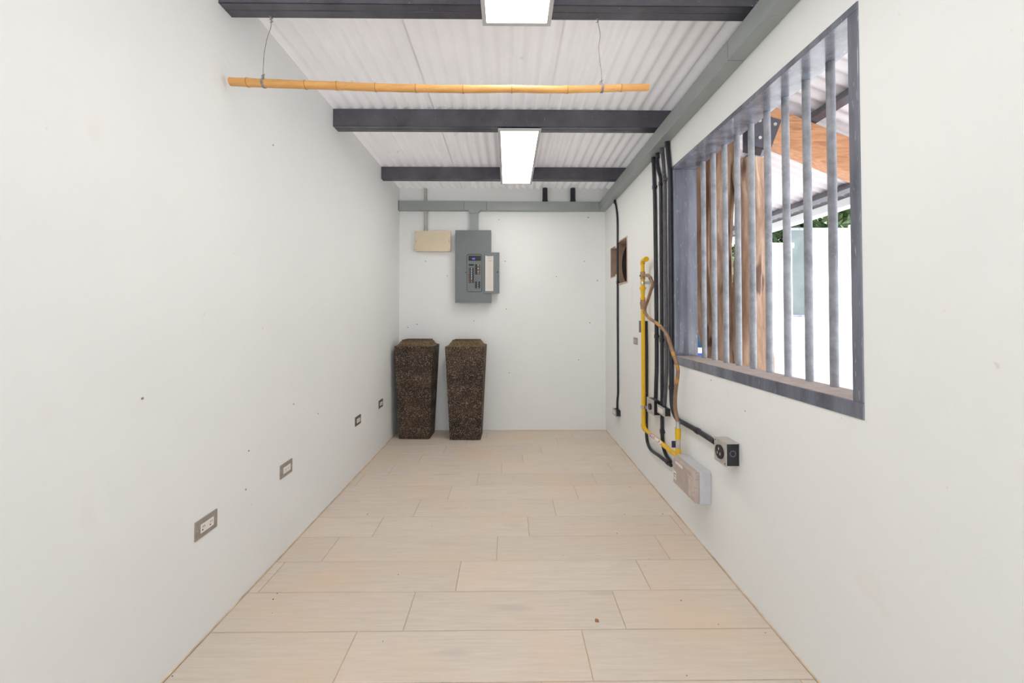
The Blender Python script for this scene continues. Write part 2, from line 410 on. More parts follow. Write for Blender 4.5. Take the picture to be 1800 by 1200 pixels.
# floor: a grout bed, and each plank tile on it
floor = MB().box(XL - TH, XR + TH, YF, YB + TH, -0.06, -0.0035).obj('floor', 'grout', kind='structure')
ROW, LEN, GAP = 0.2225, 0.887, 0.0028
mesh_cache = {}
def tile_mesh(wd, dp):
    key = (round(wd, 3), round(dp, 3))
    if key in mesh_cache: return mesh_cache[key]
    c = 0.0016; h = 0.008; z0 = -h
    a, b_ = wd / 2, dp / 2
    v = [(-a, -b_, z0), (a, -b_, z0), (a, b_, z0), (-a, b_, z0),
         (-a, -b_, -c), (a, -b_, -c), (a, b_, -c), (-a, b_, -c),
         (-a + c, -b_ + c, 0), (a - c, -b_ + c, 0), (a - c, b_ - c, 0), (-a + c, b_ - c, 0)]
    f = [(0, 1, 5, 4), (1, 2, 6, 5), (2, 3, 7, 6), (3, 0, 4, 7), (4, 5, 9, 8), (5, 6, 10, 9), (6, 7, 11, 10), (7, 4, 8, 11), (8, 9, 10, 11)]
    me = bpy.data.meshes.new('floor_tile'); me.from_pydata(v, [], f); me.materials.append(MATS['plank_tile']); me.update()
    mesh_cache[key] = me
    return me
Y0 = 1.378
for k in range(-16, 14):
    y0 = Y0 + k * ROW; y1 = min(y0 + ROW, YB - 0.003)
    y0 = max(y0, YF)
    if y1 - y0 < 0.02: continue
    j = (-0.595 + 0.179 * k) % LEN
    while j > XL: j -= LEN
    while j < XR:
        a = max(j, XL + 0.003); b_ = min(j + LEN, XR - 0.003)
        if b_ - a > 0.012:
            o = bpy.data.objects.new('floor_tile', tile_mesh(b_ - a - GAP, y1 - y0 - GAP)); C.objects.link(o)
            o.location = ((a + b_) / 2, (y0 + y1) / 2, random.uniform(-0.0007, 0.0003)); o.parent = floor
        j += LEN

# ceiling: white painted corrugated sheets, ridges running down the room
ceiling = thing('ceiling', (0, 1.8, 2.65), kind='structure')
def corr_sheet(name, mt, parent, a0, a1, pitch, amp, place, nb=2, b0=0.0, b1=1.0, th=0.002, ph=0.0):
    """a = across the corrugations, place(a, b, h) -> point"""
    m_ = MB(); na = max(4, int((a1 - a0) / pitch * 10)); vs = []
    for s_ in (0,):
        for j in range(nb + 1):
            for i in range(na + 1):
                a = a0 + (a1 - a0) * i / na
                vs.append(place(a, b0 + (b1 - b0) * j / nb, amp * (0.5 - 0.5 * math.cos(2 * PI * (a - ph) / pitch)) + s_))
    o = (na + 1) * (nb + 1); fs = []
    for j in range(nb):
        for i in range(na):
            q = j * (na + 1) + i
            fs.append((q, q + na + 1, q + na + 2, q + 1))
    m_.add(vs, fs, True)
    return m_.obj(name, mt, parent, recalc=False)
PITCH = 0.076
par = Vector(ceiling.location)
for i, (a0, a1) in enumerate([(-1.31, -0.495), (-0.505, 0.275), (0.265, 1.045), (1.035, 1.22)]):
    lift = 0.0022 * (i % 2)
    corr_sheet('roof_sheet', 'roof_white', ceiling, a0, a1, PITCH, 0.018,
               lambda a, b_, h, lift=lift: Vector((a, YF - 0.25 + b_ * (YB + 0.1 - YF + 0.25), 0)) + Vector((0, 0, ROOFZ(YF - 0.25 + b_ * (YB + 0.35 - YF)) + h + lift)) - par, nb=10, ph=-0.495)

# ------------------------------------------------------------------ steel purlins
def purlin(y0, y1, zb, label):
    t = thing('steel_purlin', (XL, (y0 + y1) / 2, zb), label, 'roof beam', 'steel purlins under the corrugated roof')
    dy = (y1 - y0) / 2; zt = ROOFZ((y0 + y1) / 2) - 0.001 - zb; L = 1.133 - XL + 0.02
    # two channels, back to back, each with a thin lip
    for s_, nm in ((-1, 'front_channel'), (1, 'rear_channel')):
        m_ = MB()
        ya, yb = (-dy, -0.0012) if s_ < 0 else (0.0012, dy)
        wy = ya if s_ < 0 else yb - 0.003
        m_.box(0, L, wy, wy + 0.003, 0, zt)                   # web
        m_.box(0, L, ya, yb, 0, 0.003)                        # lower flange
        m_.box(0, L, ya, yb, zt - 0.003, zt)                  # upper flange
        ly = yb - 0.003 if s_ < 0 else ya
        m_.box(0, L, ly, ly + 0.003, 0.003, 0.02)
        m_.obj(nm, 'black_paint', t, loc=(-0.02, 0, 0), bevel=0.001)
    # weld line running under the beam and a joint plate
    MB().tube(smooth_path([(0.0 + L * i / 12, 0, -0.0005 + 0.0008 * math.sin(i * 2.3)) for i in range(13)], 3), 0.0016, 6).obj('weld_seam', 'black_paint', t, loc=(-0.02, 0, 0))
    return t
purlin(1.605, 1.685, 2.512, 'dark steel purlin nearest the camera, cut by the top edge of the picture')
purlin(2.662, 2.745, 2.512, 'middle dark steel purlin, just behind the bamboo pole')
purlin(3.680, 3.748, 2.506, 'black steel purlin nearest the back wall, crossed by the far end of a light panel')

# ------------------------------------------------------------------ ceiling light panels
def light_panel(x, y0, y1, zb, wd, label):
    t = thing('light_panel', (x, (y0 + y1) / 2, zb), label, 'ceiling light', 'flat white light panels under the purlins')
    L = (y1 - y0) / 2; W = wd / 2; fw = 0.018; th = 0.012
    m_ = MB().box(-W, W, -L, -L + fw, 0, th).box(-W, W, L - fw, L, 0, th).box(-W, -W + fw, -L + fw, L - fw, 0, th).box(W - fw, W, -L + fw, L - fw, 0, th)
    m_.obj('frame', 'led_frame', t)
    MB().box(-W + fw, W - fw, -L + fw, L - fw, 0.003, 0.006).obj('diffuser', 'led_diffuser', t)
    MB().box(-W + .004, W - .004, -L + .004, L - .004, 0.0065, 0.0115).obj('housing', 'led_frame', t)
    return t
light_panel(0.037, 0.586, 1.706, 2.4995, 0.294, 'flat white light panel at the top edge of the picture, under the nearest purlin')
light_panel(0.078, 2.663, 3.783, 2.492, 0.292, 'long flat white light panel seen whole, between the middle and rear purlins')

# ------------------------------------------------------------------ grey wire ducting
duct = thing('wire_duct', (XR - 0.0375, YB, 2.38), 'grey-green square metal wire duct along the tops of the right and back walls', 'wire duct')
D0 = Vector(duct.location)
def dloc(p): return tuple(Vector(p) - D0)
def zbot(y): return 2.392 - 0.0072 * (y - 0.5)
def duct_box(name, x0, x1, y0, y1, z0a, z1a, z0b=None, z1b=None, parent=duct, mt='duct_grey', bev=0.0015):
    z0b = z0a if z0b is None else z0b; z1b = z1a if z1b is None else z1b
    p = [(x0, y0, z0a), (x1, y0, z0a), (x0, y1, z0b), (x1, y1, z0b), (x0, y0, z1a), (x1, y0, z1a), (x0, y1, z1b), (x1, y1, z1b)]
    return MB().hexa([dloc(q) for q in p]).obj(name, mt, parent, bevel=bev)
joint_y = hx(1279, 90, XR - 0.075).y
ys = [YF + 0.02, joint_y - 0.0015, YB - 0.16]
for a, b_ in ((YF + 0.02, joint_y - 0.0015), (joint_y + 0.0015, YB - 0.13)):
    duct_box('duct_section', XR - 0.0745, XR - 0.0005, a, b_, zbot(a), zbot(a) + 0.094, zbot(b_), zbot(b_) + 0.094)
duct_box('cover_lip', XR - 0.0755, XR - 0.0735, YF + 0.02, YB - 0.13, zbot(YF) + 0.006, zbot(YF) + 0.011, zbot(YB) + 0.006, zbot(YB) + 0.011)
duct_box('corner_elbow', XR - 0.0755, XR - 0.0005, YB - 0.129, YB - 0.0005, zbot(YB), zbot(YB) + 0.093)
zb_ = zbot(YB)
xt0 = hy(816, 360, YB - .06).x; xt1 = hy(855, 360, YB - .06).x
xe = hy(1040, 360, YB - .06).x
duct_box('duct_section', XL + 0.006, xt0 - 0.003, YB - 0.06, YB - 0.0005, zb_, zb_ + 0.10)
duct_box('duct_section', xt1 + 0.003, xe - 0.002, YB - 0.06, YB - 0.0005, zb_, zb_ + 0.096)
duct_box('elbow_plate', xe + 0.0005, XR - 0.076, YB - 0.061, YB - 0.0005, zb_, zb_ + 0.094)
duct_box('end_cap', XL + 0.0005, XL + 0.0055, YB - 0.063, YB - 0.0005, zb_ - 0.003, zb_ + 0.103, mt='panel_dark_edge')
# tee fitting with chamfered shoulders and the drop to the panel
xd0 = hy(826.5, 390, YB - .06).x; xd1 = hy(840.5, 390, YB - .06).x
zt_ = hy(833, 374.5, YB - .06).z
poly = [(xt0, zb_ + 0.098), (xt0, zb_), (xd0 - 0.022, zb_), (xd0 - 0.001, zt_ + 0.006), (xd0 - 0.001, zt_), (xd1 + 0.001, zt_), (xd1 + 0.001, zt_ + 0.006), (xd1 + 0.022, zb_), (xt1, zb_), (xt1, zb_ + 0.098)]
MB().prism([(p[0] - D0.x, p[1] - D0.z) for p in poly], 1, -0.061, -0.0005).obj('tee_fitting', 'duct_grey', duct, bevel=0.0012)
zpan = hy(833, 404, YB - .06).z
duct_box('drop_duct', xd0, xd1, YB - 0.058, YB - 0.0005, zpan - 0.004, zt_ - 0.001)
for px, py in [(1358, 33), (1246.5, 157), (1222, 178), (1193, 219)]:
    p = hx(px, py, XR - 0.0375); d = ray(px, py); t_ = (zbot(2) - CAM.z) / d.z; p = CAM + d * t_
    MB().disc(dloc((min(p.x, XR - .03), p.y, zbot(p.y) - 0.0012)), (0, 0, 1), 0.014, 0.0022, 18).obj('knockout', 'duct_grey', duct, bevel=0.0006)
for px, py in [(1043, 361), (1047, 366), (1042.5, 366), (1043, 357)]:
    p = hy(px, py, YB - 0.061); MB().disc(dloc((p.x, YB - 0.063, p.z)), (0, 1, 0), 0.003, 0.003, 8).obj('rivet', 'panel_dark_edge', duct)

# black conduit stubs between duct and roof
for px, lb in ((958, 'left of two short black conduit stubs above the back duct'), (1007, 'right of two short black conduit stubs above the back duct')):
    p = hy(px, 345, YB - 0.035)
    t = thing('conduit_stub', (p.x, YB - 0.035, zb_ + 0.094), lb, 'conduit', 'black conduit stubs over the back duct')
    MB().tube([(0, 0, 0.0), (0, 0, ROOFZ(YB) - 0.001 - zb_ - 0.094)], 0.027, 16).obj('pipe', 'black_plastic', t)
    MB().tube([(0, 0, 0.001), (0, 0, 0.022)], 0.030, 16).obj('coupling', 'black_plastic', t)

# ------------------------------------------------------------------ beige junction box with its grey conduit
a = hy(729, 441.5, YB - .055); b_ = hy(792, 405.5, YB - .055)
t = thing('junction_box', ((a.x + b_.x) / 2, YB, a.z), 'flat cream plastic junction box on the back wall, left of the breaker panel', 'junction box')
W = (b_.x - a.x) / 2; H = b_.z - a.z
MB().box(-W + .003, W - .003, -0.045, -0.0005, 0.003, H - 0.003).obj('body', 'beige_plastic', t, bevel=0.004)
MB().prism(rrect(-W, W, 0, H, 0.012), 1, -0.056, -0.0445).obj('lid', 'beige_plastic', t, bevel=0.0015)
for sx_ in (-1, 1):
    for sz in (0.016, H - 0.016):
        MB().disc((sx_ * (W - 0.014), -0.0572, sz), (0, 1, 0), 0.0035, 0.002, 10).obj('screw', 'ink', t)
    MB().box(sx_ * (W - 0.012) - .011, sx_ * (W - 0.012) + .011, -0.0578, -0.0555, H / 2 - 0.024, H / 2 + 0.024).obj('latch', 'beige_plastic', t, bevel=0.001)
    MB().box(sx_ * (W - 0.014) - .003, sx_ * (W - 0.014) + .003, -0.0590, -0.0575, H / 2 - 0.010, H / 2 + 0.010).obj('latch_slot', 'outlet_plate', t)
JB_TOP = b_.z
a = hy(748.5, 389, YB - .02)
t = thing('grey_conduit', (a.x, YB - 0.02, JB_TOP - .002), 'thin grey conduit coming down from the duct into the cream junction box', 'conduit')
MB().tube([(-0.001, 0, 0.0), (0.0, 0, 0.1), (0.001, 0, zb_ - JB_TOP)], 0.0175, 14).obj('pipe', 'galvanized', t)
MB().tube([(0, 0, 0.001), (0, 0, 0.018)], 0.0195, 14).obj('coupling', 'galvanized', t)
MB().tube([(0, 0, zb_ - JB_TOP - 0.02), (0, 0, zb_ - JB_TOP - 0.001)], 0.0195, 14).obj('coupling', 'galvanized', t)
a = hy(748, 345, YB - .02)
t = thing('grey_conduit', (a.x, YB - 0.02, zb_ + .1005), 'thin grey conduit stub between the back duct and the roof', 'conduit')
MB().tube([(0, 0, 0.0), (0, 0, ROOFZ(YB) - zb_ - .102)], 0.0175, 14).obj('pipe', 'galvanized', t)

# ------------------------------------------------------------------ breaker panel
PF = YB - 0.10
a = hy(800, 532, PF); b_ = hy(864, 404.5, PF)
t = thing('breaker_panel', ((a.x + b_.x) / 2, YB, a.z), 'tall grey metal breaker panel on the back wall with its little door folded open', 'breaker panel')
PX = (a.x + b_.x) / 2; PZ = a.z; W = (b_.x - a.x) / 2; H = b_.z - a.z
MB().box(-W + .006, W - .006, -0.094, -0.0005, 0.008, H - .006).obj('enclosure', 'panel_dark_edge', t, bevel=0.002)
def PP(px, py, y=PF - 0.003):
    p = hy(px, py, y); return p.x - PX, p.z - PZ
fx0, fz1 = PP(820.5, 446.5); fx1, fz0 = PP(847.0, 512.5)
# front cover: plate with a rounded opening
outer = [(-W + .001, H - .002), (-W, 0.001), (W - 0.008, 0.0), (W, H)]
ring_in = rrect(fx0, fx1, fz0, fz1, 0.022)
m_ = MB()
def ring_plate(m_, x0, x1, z0, z1, inner, ya, yb):
    n_ = len(inner); cx = (fx0 + fx1) / 2; cz = (fz0 + fz1) / 2
    out = []
    for (x, z) in inner:
        dx, dz = x - cx, z - cz
        s1 = ((x1 - cx) / dx) if dx > 1e-9 else ((x0 - cx) / dx if dx < -1e-9 else 1e9)
        s2 = ((z1 - cz) / dz) if dz > 1e-9 else ((z0 - cz) / dz if dz < -1e-9 else 1e9)
        s_ = min(s1, s2); out.append((cx + dx * s_, cz + dz * s_))
    # insert the four corners by snapping the nearest outline point
    for cxn, czn in ((x0, z0), (x1, z0), (x0, z1), (x1, z1)):
        i = min(range(n_), key=lambda q: (out[q][0] - cxn) ** 2 + (out[q][1] - czn) ** 2); out[i] = (cxn, czn)
    vs = [(x, ya, z) for x, z in inner] + [(x, ya, z) for x, z in out] + [(x, yb, z) for x, z in inner] + [(x, yb, z) for x, z in out]
    fs = []
    for i in range(n_):
        j = (i + 1) % n_
        fs += [(i, j, j + n_, i + n_), (i + 2 * n_, i + 3 * n_, j + 3 * n_, j + 2 * n_), (i, i + 2 * n_, j + 2 * n_, j), (i + n_, j + n_, j + 3 * n_, i + 3 * n_)]
    m_.add(vs, fs)
ring_plate(m_, -W, W - 0.004, 0, H, ring_in, -0.1, -0.094)
m_.obj('front_cover', 'panel_grey', t, bevel=0.0008)
MB().prism(rrect(fx0 - .004, fx1 + .004, fz0 - .004, fz1 + .004, .024), 1, -0.0945, -0.0938).obj('inner_plate', 'panel_grey', t)
# raised surround of the opening
m_ = MB(); ring_plate_pts = rrect(fx0 - .0, fx1 + .0, fz0, fz1, .022)
m_.tube([(x, -0.1005, z) for x, z in ring_plate_pts + ring_plate_pts[:1]], 0.0028, 6, caps=False).obj('opening_rim', 'panel_dark_edge', t)
def pbox(name, px0, px1, py0, py1, ya, yb, mt, par=t, bev=0.0):
    x0, z1 = PP(px0, py0); x1, z0 = PP(px1, py1)
    return MB().box(x0, x1, ya, yb, z0, z1).obj(name, mt, par, bevel=bev)
disp = pbox('display_module', 823.5, 845, 449.3, 457.7, -0.102, -0.0945, 'slot', bev=.001)
pbox('display_digits', 829.8, 835, 453.2, 456, -0.1027, -0.1018, 'lcd', disp)
pbox('main_switch', 824, 832.8, 464, 466.4, -0.104, -0.0945, 'slot', bev=.001)
for i in range(9):
    y = 470.2 + i * 3.0
    br = pbox('breaker', 823.8, 832.8, y, y + 2.7, -0.101, -0.0945, 'black_plastic')
    pbox('toggle', 828.2, 829.8, y + .7, y + 2.0, -0.1045, -0.1005, 'white_plastic' if i < 7 else 'copper', br)
    pbox('rating_mark', 824.6, 826, y + .9, y + 1.8, -0.1015, -0.1005, 'copper', br)
for i in range(6):
    y = 464.2 + i * 3.0
    br = pbox('breaker', 835, 844.0, y, y + 2.7, -0.101, -0.0945, 'black_plastic')
    pbox('toggle', 839.4, 841.6, y + .7, y + 2.0, -0.1045, -0.1005, 'copper' if i % 2 else 'white_plastic', br)
    pbox('rating_mark', 842.2, 843.5, y + .9, y + 1.8, -0.1015, -0.1005, 'copper', br)
for i in range(3):
    pbox('blank_filler', 835, 843.5, 484.3 + i * 3.2, 486.6 + i * 3.2, -0.098, -0.0945, 'panel_grey')
for i in range(4):
    y = 494.5 + i * 3.0
    br = pbox('breaker', 835, 844, y, y + 2.8, -0.101, -0.0945, 'black_plastic')
    pbox('toggle', 839.0, 840.4, y + .8, y + 1.9, -0.1045, -0.1005, 'white_plastic', br)
pbox('hinge_slot', 817.8, 819, 477.5, 480, -0.1008, -0.0998, 'slot')
# folded-back door with its directory card
x0, z1 = PP(852.3, 443.7); x1, z0 = PP(877.8, 515.5)
door = MB().box(x0 - .004, x1, -0.1125, -0.1065, z0, z1).obj('door', 'panel_grey', t, bevel=0.0015)
MB().box(x0 - .006, x0 + .006, -0.108, -0.1, z0 + .01, z1 - .01).obj('hinge', 'panel_dark_edge', t)
MB().box(x1 - 0.004, x1, -0.1075, -0.098, z0, z1).box(x0 + .05, x1, -0.1075, -0.098, z0, z0 + .004).box(x0 + .05, x1, -0.1075, -0.098, z1 - .004, z1).obj('door_flange', 'panel_dark_edge', door)
cx0, cz1 = PP(853.2, 449.5); cx1, cz0 = PP(867.2, 511.5)
card = MB().box(cx0, cx1, -0.1135, -0.1124, cz0, cz1).obj('directory_card', 'label_paper', t)
m_ = MB()
for i in range(22):
    z = cz1 - 0.03 - i * (cz1 - cz0 - .04) / 22
    m_.box(cx0 + .008, cx1 - .006, -0.1139, -0.1134, z, z + .0008)
m_.box(cx0 + .04, cx0 + .041, -0.1139, -0.1134, cz0 + .02, cz1 - .03).box(cx0 + .056, cx0 + .057, -0.1139, -0.1134, cz0 + .02, cz1 - .03)
m_.obj('ruled_lines', 'ink_faint', card)
m_ = MB().box(cx0 + .014, cx1 - .004, -0.1139, -0.1134, cz1 - .006, cz1 - .001)
for i in range(10):
    xx = cx0 + .03 + (i % 5) * .009; zz = cz1 - .03 - (i // 5) * .03
    m_.tube([(xx, -.1138, zz), (xx + .003, -.1138, zz + .014), (xx + .006, -.1138, zz + .002)], .0008, 4)
m_.obj('handwriting', 'ink', card)
lx, lz = PP(874.5, 478.3)
MB().disc((lx, -0.116, lz), (0, 1, 0), 0.011, 0.004, 16).obj('latch', 'conduit_grey', door, bevel=.0008)
MB().box(lx - .002, lx + .002, -0.1175, -0.115, lz - .008, lz + .008).obj('latch_turn', 'slot', door)

# ------------------------------------------------------------------ planters
def planter(x, y, rz, wt, wb, dt, db, h, label, dead=False):
    t = thing('planter', (x, y, 0), label, 'planter', 'tall tapered terrazzo planters', rz=R(rz))
    def ring(w_, d_, z, yo=0.0): return [(-w_ / 2, -d_ / 2 + yo, z), (w_ / 2, -d_ / 2 + yo, z), (w_ / 2, d_ / 2 + yo, z), (-w_ / 2, d_ / 2 + yo, z)]
    hb = h - 0.062
    m_ = MB(); vs = []
    n_ = 7
    for i in range(n_ + 1):
        f = i / n_; vs += ring(wb + (wt - wb) * f, db + (dt - db) * f, 0.002 + (hb - .002) * f)
    fs = [(3, 2, 1, 0)] + [(i * 4 + k, i * 4 + (k + 1) % 4, i * 4 + 4 + (k + 1) % 4, i * 4 + 4 + k) for i in range(n_) for k in range(4)]
    m_.add(vs, fs); m_.add(vs[-4:], [(0, 1, 2, 3)])
    m_.obj('body', 'terrazzo', t, bevel=0.002)
    # cove shoulder and collar around a dark opening
    prof = [(0.0005, 0.0), (0.001, 0.003), (0.014, 0.006), (0.027, 0.012), (0.036, 0.021), (0.041, 0.032), (0.047, 0.042), (0.056, 0.050), (0.060, 0.053),
            (0.060, 0.062), (0.074, 0.062), (0.076, 0.058), (0.076, 0.006)]
    vs = []
    for ins, zz in prof: vs += ring(wt - 2 * ins, dt - 2 * ins, hb + zz)
    n_ = len(prof)
    fs = [(i * 4 + k, i * 4 + (k + 1) % 4, i * 4 + 4 + (k + 1) % 4, i * 4 + 4 + k) for i in range(n_ - 1) for k in range(4)]
    MB2 = MB(); MB2.add(vs, fs); MB2.obj('shoulder_rim', 'terrazzo_rim', t)
    q = MB(); q.add(ring(wt - .152, dt - .152, hb + .005), [(0, 1, 2, 3)]); q.add(ring(wt - .152, dt - .152, hb + .001), [(3, 2, 1, 0)])
    q.obj('soil', 'debris', t)
    return t
planter(-0.936, 4.138, -1.8, 0.388, 0.308, 0.318, 0.24, 0.992, 'tall tapered dark terrazzo planter in the left back corner, its shaded right side showing')
planter(-0.424, 4.105, -1.0, 0.388, 0.306, 0.35, 0.25, 0.990, 'tall tapered brown terrazzo planter standing free of the corner, right of its twin')

# ------------------------------------------------------------------ bamboo pole on wires
BY = 1.64
cen = [(405, 143.5), (463, 146.3), (530, 148.7), (590, 150.8), (660, 153.6), (730, 155.3), (815, 156.6), (900, 156.2), (950, 157.2), (996, 157.4), (1058, 155.8), (1092, 154.6), (1140, 153.6)]
base = hy(772, 155, BY)
t = thing('bamboo_pole', base, 'long tan bamboo pole hanging level from two wires below the nearest purlin', 'pole')
pts = smooth_path([hy(x, y, BY) - base for x, y in cen], 5)
nodes = [hy(x, 150, BY).x - base.x for x in (436, 537, 592, 660, 733, 814, 900, 996, 1092)]
x0, x1 = pts[0].x, pts[-1].x
fine = []; rads = []
N_ = 240
for i in range(N_ + 1):
    x = x0 + (x1 - x0) * i / N_
    j = max(0, min(len(pts) - 2, next((q for q in range(len(pts) - 1) if pts[q + 1].x >= x), len(pts) - 2)))
    f = (x - pts[j].x) / max(1e-6, (pts[j + 1].x - pts[j].x)); p = pts[j].lerp(pts[j + 1], f)
    r_ = 0.0172 - 0.0032 * i / N_
    d_ = min(abs(x - q) for q in nodes)
    r_ += 0.0016 * math.exp(-(d_ / 0.006) ** 2) - 0.0006 * math.exp(-((d_ - .05) / 0.04) ** 2)
    fine.append(p); rads.append(r_)
# hollow ends
fine = [fine[0] + Vector((0.02, 0, 0)), fine[0] + Vector((0.0001, 0, 0))] + fine + [fine[-1] - Vector((0.0001, 0, 0)), fine[-1] - Vector((0.02, 0, 0))]
m_ = MB(); m_.tube(fine[2:-2], rads, 18, caps=True)
m_.obj('cane', 'bamboo', t)
for q in nodes:
    j = min(range(len(pts)), key=lambda i_: abs(pts[i_].x - q)); k2 = min(range(2, len(fine) - 2), key=lambda i_: abs(fine[i_].x - q))
    p = fine[k2]; MB().tube([p - Vector((.0012, 0, 0)), p + Vector((.0012, 0, 0))], rads[k2 - 2] + .0005, 18).obj('node_ring', 'bamboo_node', t)
for s_, k2 in ((-1, 2), (1, len(fine) - 3)):
    p = fine[k2]; MB().tube([p, p + Vector((.0008 * s_, 0, 0))], 0.0085, 14).obj('hollow', 'bamboo_node', t)

def wire(path, wrap_x, label):
    P = [hy(x, y, BY + 0.0) if y > 40 else hy(x, y, BY + .03) for x, y in path]
    P[0] = Vector((P[0].x, 1.70, 2.60)); 
    b0 = P[-1].copy()
    t = thing('hanging_wire', b0, label, 'wire', 'wires holding the bamboo pole')
    MB().tube([p - b0 for p in smooth_path(P, 5)], 0.0012, 6).obj('strand', 'wire', t)
    # knot with loose ends under the purlin
    kn = P[2] - b0
    MB().tube(smooth_path([kn + Vector(q) for q in ((-.010, 0, .012), (.004, .004, .004), (-.004, -.004, -.004), (.005, .002, -.010), (-.006, 0, -.016))], 4), 0.0016, 6).obj('knot', 'wire_wrap', t)
    # binding round the pole
    cx_ = wrap_x - b0.x
    k2 = min(range(2, len(fine) - 2), key=lambda i_: abs(fine[i_].x + base.x - wrap_x)); c = fine[k2] + base - b0; rr = rads[k2 - 2] + 0.0016
    hel = []
    for i in range(5 * 14):
        a = 2 * PI * i / 14; hel.append(Vector((c.x - .005 + .010 * i / 70, c.y + rr * math.sin(a), c.z + rr * math.cos(a))))
    MB().tube(hel, 0.0013, 5).obj('binding', 'wire_wrap', t)
    MB().tube(smooth_path([c + Vector((-.006, 0, rr)), c + Vector((-.008, 0, rr + .012)), c + Vector((-.003, -.002, rr + .016))], 4), .0022, 6).tube(smooth_path([c + Vector((.001, 0, rr)), c + Vector((.0, 0, rr + .014)), c + Vector((.003, 0, rr + .02))], 4), .002, 6).obj('twisted_end', 'wire_wrap', t)
    return t
wire([(480, 4), (479, 20), (477, 33), (476, 48), (470, 66), (465, 90), (463, 115), (462.5, 138)], hy(465, 146, BY).x, 'thin twisted wire from the purlin to the left end of the bamboo pole')
wire([(1053, 4), (1053, 18), (1050, 33), (1055, 60), (1052.5, 84), (1055, 110), (1057, 130), (1057.5, 148)], hy(1058.5, 156, BY).x, 'thin crooked wire from the purlin to the right end of the bamboo pole')

# ------------------------------------------------------------------ outlets in the left wall
def outlet(px, py, dark, style, label):
    p = hx(px, py, XL)
    t = thing('wall_outlet', (XL, p.y, p.z), label, 'outlet', 'horizontal outlets low on the left wall')
    m_ = MB().box(-0.004, 0.0045, -0.057, 0.057, -0.0355, 0.0355)
    m_.obj('plate', 'outlet_plate_dark' if dark else 'outlet_plate', t, bevel=0.002)
    ins = MB().box(0.0045, 0.0075, -0.033, 0.033, -0.0165, 0.0165).obj('insert', 'white_plastic', t, bevel=0.001)
    if style == 2:
        for cy in (-0.02, 0.019):
            for q in (-.004, .004): MB().box(0.0072, 0.0079, cy + q - .001, cy + q + .001, 0.002, 0.009).obj('slot', 'slot', ins)
            MB().tube([(0.0072, cy - .005, -.006), (0.0079, cy - .005, -.006)], 0.0030, 10).obj('earth_hole', 'slot', ins)
    else:
        for q in (-.011, .011): MB().box(0.0072, 0.0079, q - .001, q + .001, -.004, .005).obj('slot', 'slot', ins)
    for s_ in (-1, 1): MB().disc((0.0045, s_ * 0.046, 0), (1, 0, 0), 0.003, 0.001, 8).obj('screw', 'galvanized', t)
    return t
outlet(361.7, 922, False, 2, 'nearest outlet low on the left wall, tan metal plate with two white sockets')
outlet(502.5, 823.5, False, 1, 'second outlet from the camera on the left wall, grey-tan plate with white insert')
outlet(628.8, 738.5, True, 1, 'third outlet on the left wall, dark plate with small white insert')
outlet(669, 709, True, 1, 'farthest outlet on the left wall, dark plate close to the corner planter')

# ------------------------------------------------------------------ window_1: steel frame with round bars
win = thing('window_1', (XR + 0.07, (WY0 + WY1) / 2, WZ0), kind='structure')
W0 = Vector(win.location)
def wbox(name, x0, x1, y0, y1, z0, z1, mt='frame_paint', bev=0.002):
    m_ = MB().box(x0 - W0.x, x1 - W0.x, y0 - W0.y, y1 - W0.y, z0 - W0.z, z1 - W0.z)
    return m_.obj(name, mt, win, bevel=bev)
XO = XR + 0.143; XI = XR - 0.004
sill = wbox('sill', XI, XO, WY0, WY1, WZ0, 0.986)
wbox('sill_dust', XI + 0.004, XO - .001, WY0 + .036, WY1 - .037, 0.986, 0.9885, 'dust', 0)
wbox('head', XI, XO, WY0, WY1, 2.172, WZ1)
wbox('near_jamb', XI, XO, WY0, WY0 + 0.036, 0.9862, 2.1718)
wbox('far_jamb', XI, XO, WY1 - 0.035, WY1, 0.9862, 2.1718)
for i in range(11):
    y = 1.3125 + 0.119 * i
    if y > WY1 - .06: break
    MB().tube([(1.18 - W0.x, y - W0.y, 0.9885 - W0.z), (1.181 - W0.x, y - W0.y + random.uniform(-.001, .001), 1.6 - W0.z), (1.18 - W0.x, y - W0.y, 2.1715 - W0.z)], 0.0142, 20).obj('bar', 'bar_paint', win)

# ------------------------------------------------------------------ niches in the right wall
t = thing('recessed_box', (XR, (NA[0] + NA[1]) / 2, NA[2]), 'open brown recessed box in the right wall with a curved dark cutout', 'recessed box')
N0 = Vector(t.location)
def nbox(name, x0, x1, y0, y1, z0, z1, mt, par=t):
    return MB().box(x0 - N0.x, x1 - N0.x, y0 - N0.y, y1 - N0.y, z0 - N0.z, z1 - N0.z).obj(name, mt, par)
xi = XR - 0.006; xo = XR + TH - 0.002; bt = 0.012
nbox('near_board', xi, xo, NA[0] + .0005, NA[0] + bt, NA[2] + bt, NA[3] - bt, 'aged_board_edge')
nbox('top_board', xi, xo, NA[0] + .0005, NA[1] - .0005, NA[3] - bt, NA[3] - .0005, 'aged_board_edge')
nbox('bottom_board', xi, xo, NA[0] + .0005, NA[1] - .0005, NA[2] + .0005, NA[2] + bt, 'aged_board_edge')
arc = []
zc = (NA[2] + NA[3]) / 2 - .012; 
for i in range(17):
    a = R(-62 + 124 * i / 16); arc.append((XR + 0.128 - 0.085 * math.cos(a), zc + 0.205 * math.sin(a)))
poly = [(xi, NA[2] + bt)] + [(arc[0][0], NA[2] + bt)] + arc + [(arc[-1][0], NA[3] - bt), (xi, NA[3] - bt)]
MB().prism([(p[0] - N0.x, p[1] - N0.z) for p in poly], 1, NA[1] - bt - N0.y, NA[1] - .003 - N0.y).obj('far_board', 'aged_board', t)
